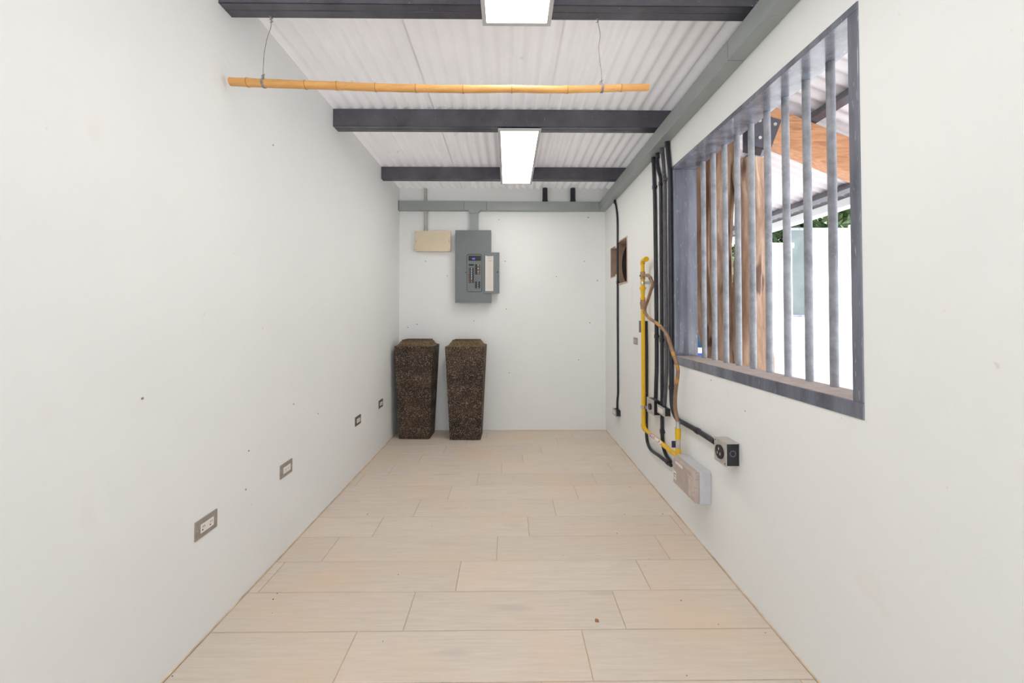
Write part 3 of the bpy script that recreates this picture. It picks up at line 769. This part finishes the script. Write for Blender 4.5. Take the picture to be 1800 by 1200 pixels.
nbox('cutout_shade_plate', XR + .004, xo - .007, NA[1] - .0025, NA[1] - .0005, NA[2] + bt, NA[3] - bt, 'niche_dark')  # dark plate added behind the cutout, its colour stands in for the hollow's shade
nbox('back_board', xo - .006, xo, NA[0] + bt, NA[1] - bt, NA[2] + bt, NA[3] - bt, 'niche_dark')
MB().tube([Vector(q) - N0 for q in smooth_path([(XR + .105, 3.815, 1.56), (XR + .104, 3.817, 1.66), (XR + .106, 3.817, 1.72), (XR + .115, 3.815, 1.80)], 5)], 0.005, 10).obj('cable_tube', 'galvanized', t)
t2 = thing('wall_niche', (XR, (NB[0] + NB[1]) / 2, NB[2]), 'small rough brown opening in the right wall, far side of the thin conduit', 'wall niche')
N0 = Vector(t2.location)
nbox('far_lining', XR + .002, xo, NB[1] - .006, NB[1] - .0005, NB[2] + .0005, NB[3] - .0005, 'aged_board', t2)
nbox('bottom_lining', XR + .002, xo, NB[0] + .0005, NB[1] - .006, NB[2] + .0005, NB[2] + .012, 'aged_board_edge', t2)
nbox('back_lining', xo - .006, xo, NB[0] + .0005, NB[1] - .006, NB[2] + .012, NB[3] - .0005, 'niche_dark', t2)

# ------------------------------------------------------------------ conduits on the right wall
def conduit(path, r_, label, couplings=(), name='black_conduit', mt='black_plastic', group='black conduits on the right wall', top=True, ext=None, off=None):
    xw = XR - (off if off else r_ + 0.0015)
    P = [hx(x, y, xw) for x, y in path]
    if top: P[0].z = zbot(P[0].y) - 0.0005
    if ext: P += [Vector(q) for q in ext]
    b0 = Vector((xw, P[-1].y, P[-1].z))
    t = thing(name, b0, label, 'conduit', group)
    sp_ = smooth_path(P, 6)
    MB().tube([p - b0 for p in sp_], r_, 14).obj('pipe', mt, t)
    if top: MB().tube([P[0] - b0, P[0] - b0 + Vector((0, 0, -.035))], r_ + .0025, 14).obj('connector', mt, t)
    for i in couplings:
        c = hx(*i, xw); j = min(range(1, len(sp_)), key=lambda q: (sp_[q] - c).length); d_ = (sp_[j] - sp_[j - 1]).normalized()
        MB().tube([sp_[j] - b0 - d_ * .013, sp_[j] - b0 + d_ * .013], r_ + .003, 14).obj('coupling', mt, t)
        # saddle strap ears against the wall
        MB().box(-r_ + xw - b0.x, XR - .0006 - b0.x, sp_[j].y - b0.y - r_ - .010, sp_[j].y - b0.y - r_ - .0005, sp_[j].z - b0.z - .007, sp_[j].z - b0.z + .007).obj('strap', mt, t)
    return t
conduit([(1080.8, 348), (1082, 358), (1084.3, 372), (1085.4, 392), (1085.6, 440), (1085.7, 560), (1086.2, 670), (1086.2, 690), (1085.2, 703), (1084.8, 718)], 0.0095, 'thin black conduit near the corner, dropping past the brown recess', [(1085.7, 507)])
conduit([(1148.5, 272), (1149.3, 300), (1150.2, 329), (1151, 360), (1152.3, 450), (1153.6, 560), (1154, 640), (1153, 672), (1152.4, 700)], 0.0125, 'leftmost black conduit of the bundle beside the window, ending at the square box', [(1149.8, 329), (1153.7, 594)])
conduit([(1155.5, 263), (1155.0, 284), (1157.6, 300), (1160.6, 312), (1161.2, 330), (1162, 420), (1163, 540), (1163.6, 650), (1163.7, 735), (1163.9, 765), (1166, 785), (1171, 800), (1178.5, 811)], 0.0115, 'black conduit second from left beside the window, running down to the plastic enclosure', [(1161, 321), (1163.4, 597), (1163.7, 757)])
conduit([(1163.5, 254), (1164.6, 272), (1166, 290), (1166.9, 305), (1168, 316), (1169, 400), (1170.5, 520), (1171.5, 640), (1170.6, 665), (1169, 690), (1167.6, 713)], 0.0112, 'greyish conduit third from left beside the window, ending at the small outlet box', [(1168, 314), (1171, 600)], mt='conduit_grey')
conduit([(1173, 243), (1173.8, 262), (1176, 285), (1177.2, 302), (1178, 350), (1179.3, 540), (1180, 640), (1180.4, 695), (1182, 715), (1186.5, 730), (1192.5, 738), (1204, 744.5), (1226, 757), (1256.5, 776.5)], 0.0140, 'thickest black conduit, beside the window, bending right to the round-receptacle box', [(1180.3, 684), (1226, 757)])
conduit([(1136, 585), (1136.4, 640), (1136.2, 700), (1136, 750), (1137.5, 775), (1144, 790), (1159, 801.5), (1179.5, 818)], 0.0105, 'thin black conduit hidden behind the yellow pipe, curving into the plastic enclosure', [(1172, 811)], top=False)

# ------------------------------------------------------------------ boxes on the right wall
def wall_box(name, px_near, px_far, py_top, py_bot, depth, label, cat, face_mt='galvanized', side_mt='black_plastic', lip=0.005):
    """py_top/bot measured on the near edge where the box meets the wall"""
    pn = hx(px_near, py_top, XR); pb = hx(px_near, py_bot, XR)
    yn = pn.y; yf = hx(px_far, py_top, XR - depth).y
    t = thing(name, (XR, (yn + yf) / 2, pb.z), label, cat)
    L = (yf - yn) / 2; H = pn.z - pb.z
    MB().box(-depth + .002, -0.0005, -L, L, 0, H).obj('body', side_mt, t, bevel=0.002)
    MB().box(-depth - .001, -depth + .002, -L - lip, L + lip, -lip, H + lip).obj('cover_plate', face_mt, t, bevel=0.0008)
    t['_'] = 0; del t['_']
    return t, L, H
tA, L, H = wall_box('steel_box', 1161.5, 1137.5, 705, 729.5, 0.05, 'square steel box at the foot of the conduits, behind the yellow pipe clamp', 'electrical box')
MB().disc((-0.052, -0.012, H / 2), (-1, 0, 0), 0.022, 0.012, 18).obj('receptacle', 'black_plastic', tA, bevel=.001)
tB, L, H = wall_box('outlet_box', 1178.8, 1155.8, 718.5, 731.5, 0.04, 'small steel outlet box with a white socket, just right of the square steel box', 'electrical box')
MB().box(-0.046, -0.0405, -0.034, 0.034, H / 2 - .016, H / 2 + .016).obj('socket', 'white_plastic', tB, bevel=.001)
tC, L, H = wall_box('outlet_box', 1091, 1077.2, 721.5, 731.5, 0.045, 'small steel outlet box low in the far corner, under the thin conduit', 'electrical box')
MB().box(-0.050, -0.0455, -0.03, 0.03, H / 2 - .014, H / 2 + .014).obj('socket', 'white_plastic', tC, bevel=.001)
tD, L, H = wall_box('receptacle_box', 1299.5, 1256.5, 780, 819, 0.061, 'square steel box with a round black receptacle, right end of the bent conduit', 'electrical box', lip=0.004)
MB().disc((-0.062, -0.002, H / 2), (-1, 0, 0), 0.032, 0.008, 24).obj('receptacle', 'black_plastic', tD, bevel=.0015)
for a in (90, 210, 330):
    MB().box(-0.0712, -0.0699, -0.002 + .014 * math.cos(R(a)) - .003, -0.002 + .014 * math.cos(R(a)) + .003, H / 2 + .014 * math.sin(R(a)) - .006, H / 2 + .014 * math.sin(R(a)) + .006).obj('receptacle_slot', 'galvanized', tD)
for s_ in (-1, 1): MB().disc((-0.062, s_ * (L - .008), H / 2 + s_ * (H / 2 - .008)), (-1, 0, 0), 0.003, 0.0015, 8).obj('screw', 'slot', tD)
MB().box(-0.060, -0.001, -L - 0.0042, L, H, H + .003).obj('top_skin', 'galvanized', tD)
# embossed knockout ring on the near side
m_ = MB(); ring = [(-0.030 + .013 * math.cos(2 * PI * i / 24), -L - 0.0008, H / 2 + .006 + .013 * math.sin(2 * PI * i / 24)) for i in range(25)]
m_.tube(ring, 0.0007, 4, caps=False); m_.obj('knockout_ring', 'galvanized', tD)
tG, L, H = wall_box('switch_box', 1138.8, 1123.3, 564, 585, 0.03, 'dark flat switch box half hidden behind the upper yellow pipe', 'electrical box', face_mt='panel_dark_edge', lip=0.0)
p0 = hx(1114.2, 592.5, XR); p1 = hx(1121, 606, XR)
t = thing('cover_plate', (XR, (p0.y + p1.y) / 2, (p0.z + p1.z) / 2), 'small blank grey cover plate flush on the right wall, left of the yellow pipe', 'cover plate')
hw = abs(p0.y - p1.y) / 2; hh = abs(p0.z - p1.z) / 2
MB().box(-.004, .003, -hw, hw, -hh, hh).obj('plate', 'outlet_plate', t, bevel=.001)
MB().box(-.006, -.004, -hw * .6, hw * .6, -hh * .45, hh * .45).obj('insert', 'galvanized', t, bevel=.0006)
MB().disc((-.006, -hw * .3, 0), (-1, 0, 0), .003, .0015, 8).obj('screw', 'slot', t)

# small dark clip beside the yellow pipe
# plastic breaker enclosure at the end of the gas pipe
yn = hx(1251, 860, XR).y; yf = yn + 0.275
z0 = hx(1251, 887, XR).z; z1 = hx(1251, 830, XR).z
t = thing('plastic_enclosure', (XR, (yn + yf) / 2, z0), 'white plastic enclosure low on the right wall with a dusty see-through cover', 'enclosure')
L = (yf - yn) / 2; H = z1 - z0
MB().box(-0.062, -0.0005, -L, L, 0, H).obj('body', 'grey_white_plastic', t, bevel=0.005)
cov = MB()
# cover: bevelled tray, slightly domed front with chamfered lower edge
pts8 = [(-0.0625, -L + .003, .003), (-0.0625, L - .003, .003), (-0.0625, L - .003, H - .003), (-0.0625, -L + .003, H - .003),
        (-0.082, -L + .005, .005), (-0.082, L - .005, .005), (-0.082, L - .005, H - .005), (-0.082, -L + .005, H - .005),
        (-0.092, -L + .022, .018), (-0.092, L - .018, .014), (-0.092, L - .018, H - .014), (-0.092, -L + .022, H - .014)]
cov.add(pts8, [(3, 2, 1, 0), (0, 1, 5, 4), (1, 2, 6, 5), (2, 3, 7, 6), (3, 0, 4, 7), (4, 5, 9, 8), (5, 6, 10, 9), (6, 7, 11, 10), (7, 4, 8, 11), (8, 9, 10, 11)])
covo = cov.obj('cover', 'cover_smoked', t, bevel=0.002)
MB().box(-0.0945, -0.0918, -L + .030, -L + .062, .028, H - .05).obj('cover_window', 'cover_window', covo, bevel=.001)
MB().box(-0.0965, -0.0918, -L + .026, -L + .066, H - .046, H - .036).obj('finger_grip', 'cover_window', covo, bevel=.001)
MB().box(-0.0930, -0.0918, L - .14, L - .05, H - .036, H - .022).obj('paper_label', 'sticker', covo)
lb_ = MB().box(-0.0930, -0.0918, L - .055, L - .021, .035, .085).obj('paper_label', 'sticker', covo)
MB().box(-0.0937, -0.0929, L - .050, L - .026, .064, .070).box(-0.0937, -0.0929, L - .050, L - .026, .052, .055).obj('label_print', 'ink', covo)
ENC_TOP = z1; ENC_Y = (yn, yf)

# ------------------------------------------------------------------ yellow gas pipe
GX = XR - 0.05
def G(px, py, x=GX): return hx(px, py, x)
pv = G(1130.6, 620); yv = pv.y; pr = G(1192, 790); yr = pr.y
zh = (G(1131, 752).z + G(1190, 802).z) / 2
g = thing('gas_pipe', (GX, yv, zh), 'yellow gas pipe rising on the right wall, then running low toward the camera', 'gas pipe')
G0 = Vector(g.location)
def gz(py, px=1130.6): return G(px, py).z - zh
rp = 0.0140
MB().tube([(0, 0, 0.03), (0, 0, gz(543))], rp, 18).obj('riser', 'yellow_pipe', g)
ry = yr - yv
MB().tube(smooth_path([(0, 0, 0.034), (0, -0.002, 0.014), (0, -0.012, 0.003), (0, -0.032, 0)], 5), rp + .0035, 18).obj('lower_elbow', 'yellow_pipe', g)
MB().tube([(0, -0.03, 0), (0, ry + 0.02, 0)], rp, 18).obj('run', 'yellow_pipe', g)
MB().tube([(0, ry + 0.03, 0), (0, ry + .0, 0)], rp + .004, 18).tube([(0, ry, -0.016), (0, ry, 0.035)], rp + .004, 18).obj('end_elbow', 'yellow_pipe', g)
# sticker and its lettering on the run
sm = (G(1144, 766).y - yv, G(1165, 780).y - yv)
m_ = MB(); vs = []
for i in range(9):
    a = R(-65 + 150 * i / 8)
    for yy in sm: vs.append((-(rp + .0008) * math.cos(a), yy, (rp + .0008) * math.sin(a)))
m_.add(vs, [(2 * i, 2 * i + 1, 2 * i + 3, 2 * i + 2) for i in range(8)], True)
stk = m_.obj('sticker', 'sticker', g)
sol = stk.modifiers.new('s', 'SOLIDIFY'); sol.thickness = .0004
fc = bpy.data.curves.new('pipe_lettering', 'FONT'); fc.body = 'GAS L.P.'; fc.size = 0.030; fc.align_x = 'CENTER'; fc.align_y = 'CENTER'; fc.space_character = 1.15; fc.offset = 0.0006
fo = bpy.data.objects.new('tmp_text', fc); C.objects.link(fo)
dg = bpy.context.evaluated_depsgraph_get(); tm = bpy.data.meshes.new_from_object(fo.evaluated_get(dg)); bpy.data.objects.remove(fo)
ym = (sm[0] + sm[1]) / 2; wmax = max(v.co.x for v in tm.vertices)
sc = (abs(sm[1] - sm[0]) * 0.45) / wmax
for v in tm.vertices:
    a = v.co.y / (rp + .0016) + 0.25
    v.co = Vector((-(rp + .0018) * math.cos(a), ym - v.co.x * sc, (rp + .0018) * math.sin(a)))
tm.materials.clear(); tm.materials.append(MATS['red_ink'])
to = bpy.data.objects.new('lettering', tm); C.objects.link(to); to.parent = stk
# upper fittings of the riser, all on one axis
def ring_part(name, y0p, y1p, r0, r1=None, mt='yellow_pipe', seg=18):
    r1 = r1 or r0
    return MB().tube([(0, 0, gz(y1p)), (0, 0, gz(y0p))], [r0, r1], seg).obj(name, mt, g)
ring_part('brass_coupling', 526, 543, 0.019, mt='brass', seg=8)
ring_part('hex_nut', 530, 536, 0.0225, mt='brass', seg=6)
ring_part('collar', 522.5, 526.5, 0.020)
ring_part('reducer', 508, 523, 0.0135, 0.017)
ring_part('flange', 504.5, 508.5, 0.0235)
ring_part('upper_pipe', 490, 505, 0.0155)
vb = ring_part('valve_body', 477, 490.5, 0.0185, mt='brass', seg=8)
MB().tube([(0, 0.0, gz(482.5)), (-0.0, 0.033, gz(482.5))], 0.007, 10).tube([(0, 0.030, gz(482.5) - .001), (0, 0.052, gz(482.5) - .003)], [0.012, 0.009], 10).obj('valve_handle', 'valve_handle', vb)
ring_part('top_pipe', 462, 477.5, 0.0135)
ztop = gz(457.5)
MB().tube(smooth_path([(0, 0, gz(464)), (0, 0, ztop - .018), (0.0, -0.008, ztop - .004), (0, -0.026, ztop), (0, -0.070, ztop)], 5), 0.0172, 18).obj('top_elbow', 'yellow_pipe', g)
MB().tube([(0, -0.068, ztop), (0, -0.078, ztop)], 0.0195, 18).obj('top_lip', 'yellow_pipe', g)
# black lever near the brass coupling
MB().box(-0.004, 0.004, -0.026, -0.019, gz(551), gz(541)).obj('lever', 'valve_handle', g, bevel=.001)
# riser at the near end
def near_part(name, p0, p1, r0, r1=None, mt='yellow_pipe', seg=18):
    z0_, z1_ = G(1192, p1).z - zh, G(1192, p0).z - zh
    return MB().tube([(0, ry, z0_), (0, ry, z1_)], [r0, r1 or r0], seg).obj(name, mt, g)
near_part('near_riser', 787, 797, 0.0150)
vv = near_part('near_valve', 771, 788, 0.0145, mt='galvanized', seg=8)
zz = G(1192, 781).z - zh
MB().tube([(0, ry, zz), (-0.010, ry + .03, zz + .004)], 0.006, 8).box(-0.024, 0.002, ry + .028, ry + .036, zz - .028, zz + .010).obj('valve_lever', 'valve_handle', vv)
near_part('union', 764, 772, 0.0150)
near_part('union_nut', 752, 765, 0.0175, seg=8)
near_part('hose_ferrule', 741, 753, 0.0125, mt='steel_bright', seg=12)
# pipe clamps with their standoffs
def clamp(zpy, mt, par=g):
    z = gz(zpy)
    m_ = MB().tube([(0, 0, z - .010), (0, 0, z + .010)], rp + .0035, 18)
    m_.box(-.003, .003, rp + .002, rp + .022, z - .010, z + .010)
    m_.box(-.003, XR - GX - .0005, -rp - .012, -rp - .008, z - .010, z + .010).box(-.003, .003, -rp - .012, -rp, z - .010, z + .010)
    o = m_.obj('clamp', mt, par, bevel=.0006)
    MB().disc((-.003, rp + .013, z), (-1, 0, 0), 0.006, 0.006, 8).obj('bolt', 'galvanized', o)
    return o
clamp(497, 'steel_bright'); clamp(714.5, 'galvanized')

# flexible hose
hp = [(1135, 482.5, -.0), (1139, 484, -.012), (1143, 488.5, -.018), (1146.5, 495, -.02), (1147.3, 502, -.02), (1144, 511, -.022), (1139.5, 525, -.024), (1134.5, 539, -.026), (1133.6, 546, -.026), (1136, 553, -.024), (1142, 559.5, -.018), (1152, 566, -.012), (1164, 576.5, -.010), (1172, 588, -.01), (1177.5, 603, -.01), (1183, 621, -.01), (1189, 638, -.008), (1191.6, 650, -.006), (1190.6, 665, -.004), (1188, 684, -.002), (1186.6, 703, 0), (1187, 718, 0), (1189.5, 732, 0), (1191.6, 743, 0)]
hpts = [G(x, y, GX + dx) for x, y, dx in hp]
hpts[0] = Vector((GX, yv - .012, hpts[0].z)); hpts[-1] = Vector((GX, yr, G(1192, 745).z))
h0 = hpts[-1].copy()
t = thing('gas_hose', h0, 'brown and orange rubber hose looping from the top valve to the near yellow fitting', 'hose')
MB().tube([p - h0 for p in smooth_path(hpts, 7)], 0.0108, 14).obj('tube', 'hose', t)
for i in (1, 2): 
    d_ = (hpts[i + 1] - hpts[i - 1]).normalized(); MB().tube([hpts[i] - h0 - d_ * .006, hpts[i] - h0 + d_ * .006], .0135, 12).obj('hose_clip', 'brass', t)

# ------------------------------------------------------------------ odds and ends on the floor
m_ = MB()
spots = [(670, 858), (647, 902), (646, 904), (902, 842), (1100, 831), (1098, 904), (1084, 937), (1107, 856), (1141, 982), (1129, 880), (1150, 883), (673, 1127), (1197, 1055), (480, 1053), (487, 1043), (478, 1077), (540, 925), (516, 945), (1263, 1097), (1135, 994), (1207, 1187), (303, 1188), (820, 892), (759, 925), (1240, 938), (527, 935), (1181, 886), (525, 912), (372, 1096), (1345, 1112), (1165, 903), (990, 976), (700, 1010)]
for px, py in spots:
    d_ = ray(px, py); p = CAM + d_ * (-CAM.z / d_.z); s_ = random.uniform(.002, .0042)
    if not (XL + .01 < p.x < XR - .01): continue
    a = random.uniform(0, PI)
    v = [(p.x + s_ * math.cos(a + q * PI / 2.5) * random.uniform(.6, 1.2), p.y + s_ * math.sin(a + q * PI / 2.5) * random.uniform(.6, 1.2), 0.0004) for q in range(5)]
    v.append((p.x, p.y, 0.0004 + s_ * .7))
    m_.add(v, [(0, 1, 5), (1, 2, 5), (2, 3, 5), (3, 4, 5), (4, 0, 5), (4, 3, 2, 1, 0)])
m_.obj('floor_debris', 'debris', label='tiny dark specks of grit scattered over the plank floor', cat='debris', kind='stuff')
d_ = ray(1049, 1091.5); p = CAM + d_ * (-CAM.z / d_.z)
MB().box(-.008, .008, -.007, .007, 0, .006).add([(-.008, -.007, .006), (.003, -.004, .010), (.008, .007, .006), (-.004, .005, .008)], [(0, 1, 2), (0, 2, 3)]) if False else None
ch = MB(); ch.add([(-.008, -.006, 0), (.007, -.007, 0), (.009, .005, 0), (-.006, .007, 0), (-.006, -.004, .006), (.005, -.005, .009), (.006, .003, .006), (-.004, .005, .008)], [(3, 2, 1, 0), (0, 1, 5, 4), (1, 2, 6, 5), (2, 3, 7, 6), (3, 0, 4, 7), (4, 5, 6, 7)])
ch.obj('brick_chip', 'chip', loc=(p.x, p.y, 0.0005), label='small orange-brown chip lying on the floor near the camera, right of centre', cat='chip')

# ================================================================== OUTSIDE THE WINDOW
patio = MB().box(XR + TH, 30, -25, 40, -0.12, -0.02).box(-30, XR + TH, -25, YF, -0.12, -0.02).box(-30, XL - TH, YF, 40, -0.12, -0.02).box(XL - TH, XR + TH, YB + TH, 40, -0.12, -0.02).obj('ground', 'ground', kind='structure')

# lean-to roof over the patio: corrugations run down the slope (0.4)
SL = 0.402
def orz(x): return 2.615 - SL * (x - 1.21) + 0.055
rf = thing('patio_roof', (1.21, 2.0, 2.66), 'white corrugated lean-to roof over the patio, seen through the window bars', 'roof')
P0 = Vector(rf.location)
for i in range(9):
    y0 = -0.70 + i * 0.76
    corr_sheet('roof_sheet', 'outer_roof', rf, y0 - .01, y0 + 0.77, PITCH, 0.018, lambda a, b_, h, i=i: Vector((1.225 + b_ * 1.42, a, orz(1.225 + b_ * 1.42) + h + .0022 * (i % 2))) - P0, nb=2)
def opurlin(x, label):
    t = thing('patio_purlin', (x, -0.7, orz(x) - .055), label, 'roof beam', 'black purlins under the patio roof')
    m_ = MB(); a = math.atan(SL)
    q = [(-.025, 0), (.025, 0), (.025, .05), (-.025, .05)]
    q = [(u * math.cos(a) + v * math.sin(a), -u * math.sin(a) + v * math.cos(a)) for u, v in q]
    m_.prism(q, 1, 0, 6.8).obj('channel', 'black_paint', t, bevel=.002)
    MB().prism([(u * .6, v * .6 + .006) for u, v in q], 1, 6.8, 6.812).obj('end_cap', 'black_paint', t)
opurlin(1.79, 'black patio purlin nearer the window, resting on the orange wooden beam')
opurlin(2.42, 'black patio purlin at the low outer edge of the patio roof')
t = thing('roof_gutter', (2.56, -0.7, orz(2.56) - .07), 'pale metal gutter along the low edge of the patio roof', 'gutter')
MB().prism([(-.04, .06), (-.04, 0), (.05, 0), (.05, .05), (.047, .05), (.047, .003), (-.037, .003), (-.037, .06)], 1, 0, 6.8).obj('trough', 'outer_white', t)
MB().prism([(-.042, .05), (-.042, .056), (.052, .056), (.052, .05)], 1, 3.0, 3.02).obj('strap', 'galvanized', t)

# orange wooden beam with steel shoe
YM = 2.30
t = thing('wooden_beam', (1.50, YM + .045, 2.2), 'orange-brown sloping wooden beam outside the window, top of the log post', 'beam')
B0 = Vector(t.location)
def bz(x): return orz(x) - 0.060
m_ = MB(); xa, xb = 1.50, 2.62
m_.hexa([Vector(q) - B0 for q in [(xa, YM, bz(xa) - .215), (xb, YM, bz(xb) - .215), (xa, YM + .09, bz(xa) - .215), (xb, YM + .09, bz(xb) - .215), (xa, YM, bz(xa)), (xb, YM, bz(xb)), (xa, YM + .09, bz(xa)), (xb, YM + .09, bz(xb))]])
m_.obj('timber', 'beam_wood', t, bevel=.006)
sh = MB()
for y0, y1 in ((YM - .006, YM - .0005), (YM + .0905, YM + .096)):
    sh.prism([(1.43 - B0.x, 2.235 - B0.z), (1.535 - B0.x, 2.215 - B0.z), (1.60 - B0.x, 2.385 - B0.z), (1.43 - B0.x, 2.44 - B0.z)], 1, y0 - B0.y, y1 - B0.y)
sho = sh.obj('steel_shoe', 'black_paint', t)
for x, z in ((1.47, 2.28), (1.56, 2.36), (1.47, 2.38)):
    MB().disc((x - B0.x, YM - .012 - B0.y, z - B0.z), (0, 1, 0), .010, .008, 6).obj('bolt', 'galvanized', sho)

# gnarled log post: several fused stems
def stem(path, seed, seg=40, rings=46):
    pts = smooth_path([(p[0], p[1], p[2]) for p in path], 12); rr = smooth_path([(p[3], 0, 0) for p in path], 12)
    m_ = MB(); vs = []; n_ = len(pts)
    for i, p in enumerate(pts):
        for k_ in range(seg):
            a = 2 * PI * k_ / seg
            f = 1 + 0.26 * noise.noise(Vector((math.cos(a) * 1.3 + seed, math.sin(a) * 1.3, p.z * 2.2))) + 0.16 * noise.noise(Vector((math.cos(a) * 3.4, math.sin(a) * 3.4 + seed, p.z * 4))) + 0.07 * noise.noise(Vector((math.cos(a) * 8, math.sin(a) * 8 + seed, p.z * 9)))
            vs.append((p.x + rr[i].x * f * math.cos(a), p.y + rr[i].x * f * math.sin(a), p.z))
    fs = [(i * seg + k_, i * seg + (k_ + 1) % seg, (i + 1) * seg + (k_ + 1) % seg, (i + 1) * seg + k_) for i in range(n_ - 1) for k_ in range(seg)]
    m_.add(vs, fs, True); m_.add(vs[:seg], [tuple(range(seg))[::-1]]); m_.add(vs[-seg:], [tuple(range(seg))])
    return m_
t = thing('log_post', (1.43, 2.42, -0.02), 'gnarled pale brown log post of fused stems standing right outside the window', 'post')
stem([(.045, -.02, 0, .12), (.06, -.02, .6, .115), (.045, -.02, 1.0, .105), (.04, -.02, 1.5, .082), (.055, -.02, 1.9, .075), (.05, -.0, 2.12, .08), (.05, .0, 2.21, .08)], 1.3).obj('stem', 'trunk_wood', t)
stem([(-.06, .12, 0, .10), (-.05, .12, .6, .09), (-.04, .12, 1.1, .072), (-.06, .12, 1.5, .06), (-.065, .12, 1.9, .066), (-.04, .12, 2.28, .07), (-.04, .12, 2.45, .07)], 7.1).obj('stem', 'trunk_wood', t)
stem([(.05, .26, 0, .05), (.03, .26, .7, .055), (.0, .26, .92, .055), (-.055, .26, 1.06, .06), (-.085, .26, 1.22, .068), (-.10, .28, 1.7, .07), (-.10, .28, 2.1, .072), (-.09, .28, 2.45, .075)], 12.9).obj('stem', 'trunk_wood', t)

# yard: white sunlit walls, glazed strip, hedge, drum
t = thing('yard_wall', (7.2, 6.2, -0.02), 'white sunlit yard wall seen between the rightmost window bars', 'wall')
ztop_ = hy(1470, 401, 6.2).z
x_l = hy(1424, 450, 6.2).x
MB().box(x_l - 7.2, 3.0, 0, .2, 0, ztop_ + .02 - .06).obj('masonry', 'outer_white', t)
MB().box(x_l - 7.22, 3.02, -.02, .22, ztop_ - .04, ztop_ + .02).obj('coping', 'outer_white', t)
ga = hy(1391, 450, 6.2).x
t = thing('glazed_gate', ((ga + x_l) / 2, 6.25, -0.02), 'tall grey-blue glazed panel beside the white yard wall, behind the bars', 'gate')
hw = (x_l - ga) / 2 - .006
zg = hy(1400, 398, 6.25).z; zm = hy(1400, 553, 6.25).z
MB().box(-hw + .03, hw - .03, 0, .02, zm + .02, zg - .04).obj('pane', 'outer_glass', t)
MB().box(-hw, -hw + .03, -.01, .03, 0, zg).box(hw - .03, hw, -.01, .03, 0, zg).box(-hw + .03, hw - .03, -.01, .03, zg - .04, zg).box(-hw + .03, hw - .03, -.01, .03, zm - .02, zm + .02).obj('frame', 'bar_paint', t)
MB().box(-hw + .03, hw - .03, 0, .02, 0, zm - .02).obj('lower_panel', 'outer_white', t)
xa = hy(1352, 450, 5.6).x; xb = hy(1388, 450, 5.6).x; zq = hy(1370, 428, 5.6).z
t = thing('white_pillar', ((xa + xb) / 2, 5.7, -0.02), 'white square pillar beside the log post, beyond the bars', 'pillar')
hw = (xb - xa) / 2
MB().box(-hw, hw, -.15, .15, 0, zq - .05).obj('shaft', 'outer_white', t)
MB().box(-hw - .02, hw + .02, -.17, .17, zq - .05, zq + .02).obj('cap', 'outer_white', t, bevel=.008)

def leafy(name, x, y, z0, rx, ry_, rz_, n_, label, trunk_h, seed, group):
    rnd = random.Random(seed)
    t = thing(name, (x, y, -0.02), label, 'tree', group)
    MB().tube(smooth_path([(0, 0, 0), (.04, .02, trunk_h * .5), (0, 0, trunk_h)], 5), [.09 - .03 * i / 10 for i in range(11)], 10).obj('trunk', 'bark', t)
    m_ = MB()
    for i in range(n_):
        while True:
            u = Vector((rnd.uniform(-1, 1), rnd.uniform(-1, 1), rnd.uniform(-1, 1)))
            if .35 < u.length < 1: break
        u *= 1 + .25 * noise.noise(u * 2.5 + Vector((seed, 0, 0)))
        c = Vector((u.x * rx, u.y * ry_, z0 + u.z * rz_)); s_ = rnd.uniform(.07, .14)
        d1 = Vector((rnd.uniform(-1, 1), rnd.uniform(-1, 1), rnd.uniform(-1, 1))).normalized(); d2 = d1.cross(Vector((rnd.uniform(-1, 1), rnd.uniform(-1, 1), rnd.uniform(-1, 1)))).normalized()
        m_.add([c - d1 * s_, c + d2 * s_ * .4 + d1 * .0, c + d1 * s_, c - d2 * s_ * .4], [(0, 1, 2, 3)])
    f_ = m_.obj('foliage', 'leaf', t, recalc=False); f_['kind'] = 'stuff'
gt_ = 'green trees beyond the yard wall'
leafy('yard_tree', 6.6, 8.6, 2.7, 1.25, 1.0, 1.7, 7000, 'green leafy tree above the white yard wall, right edge of the window', 1.6, 3, gt_)
leafy('yard_tree', 9.6, 9.0, 2.9, 1.3, 1.1, 1.9, 5000, 'leafy tree behind the far right of the white yard wall', 1.6, 5, gt_)
leafy('yard_tree', 3.9, 8.6, 2.2, 1.1, 1.0, 1.7, 6000, 'green tree showing above the white pillar beyond the log post', 1.2, 8, gt_)
leafy('yard_tree', 1.9, 11.6, 2.4, 0.9, 1.1, 1.9, 4000, 'green tree partly hidden behind the log post', 1.2, 11, gt_)

# blue drum with white lid and a teal bucket, low beside the far jamb
p = hy(1238, 615, 3.9)
t = thing('blue_drum', (p.x, 3.9, -0.02), 'blue plastic drum with a white lid, low beside the far window jamb', 'drum')
zt2 = hy(1238, 619, 3.7).z + .02
MB().tube([(0, 0, 0), (0, 0, .02), (0, 0, zt2 * .33), (0, 0, zt2 * .35), (0, 0, zt2 * .37), (0, 0, zt2 * .66), (0, 0, zt2 * .68), (0, 0, zt2 * .7), (0, 0, zt2 - .02), (0, 0, zt2)], [.2, .22, .22, .232, .22, .22, .232, .22, .22, .2], 28).obj('barrel', 'blue_plastic', t)
MB().tube([(0, 0, zt2 - .01), (0, 0, zt2 + .035)], .226, 28).obj('lid', 'outer_white', t, bevel=.004)
t = thing('teal_bucket', (p.x - .04, 3.9, zt2 + .015), 'dark teal bucket standing on the lid of the blue drum', 'bucket')
MB().tube([(0, 0, 0), (0, 0, .12)], [.08, .10], 24).obj('pail', 'teal_plastic', t)
MB().tube([(0, 0, .112), (0, 0, .122)], .105, 24).obj('rim', 'teal_plastic', t)
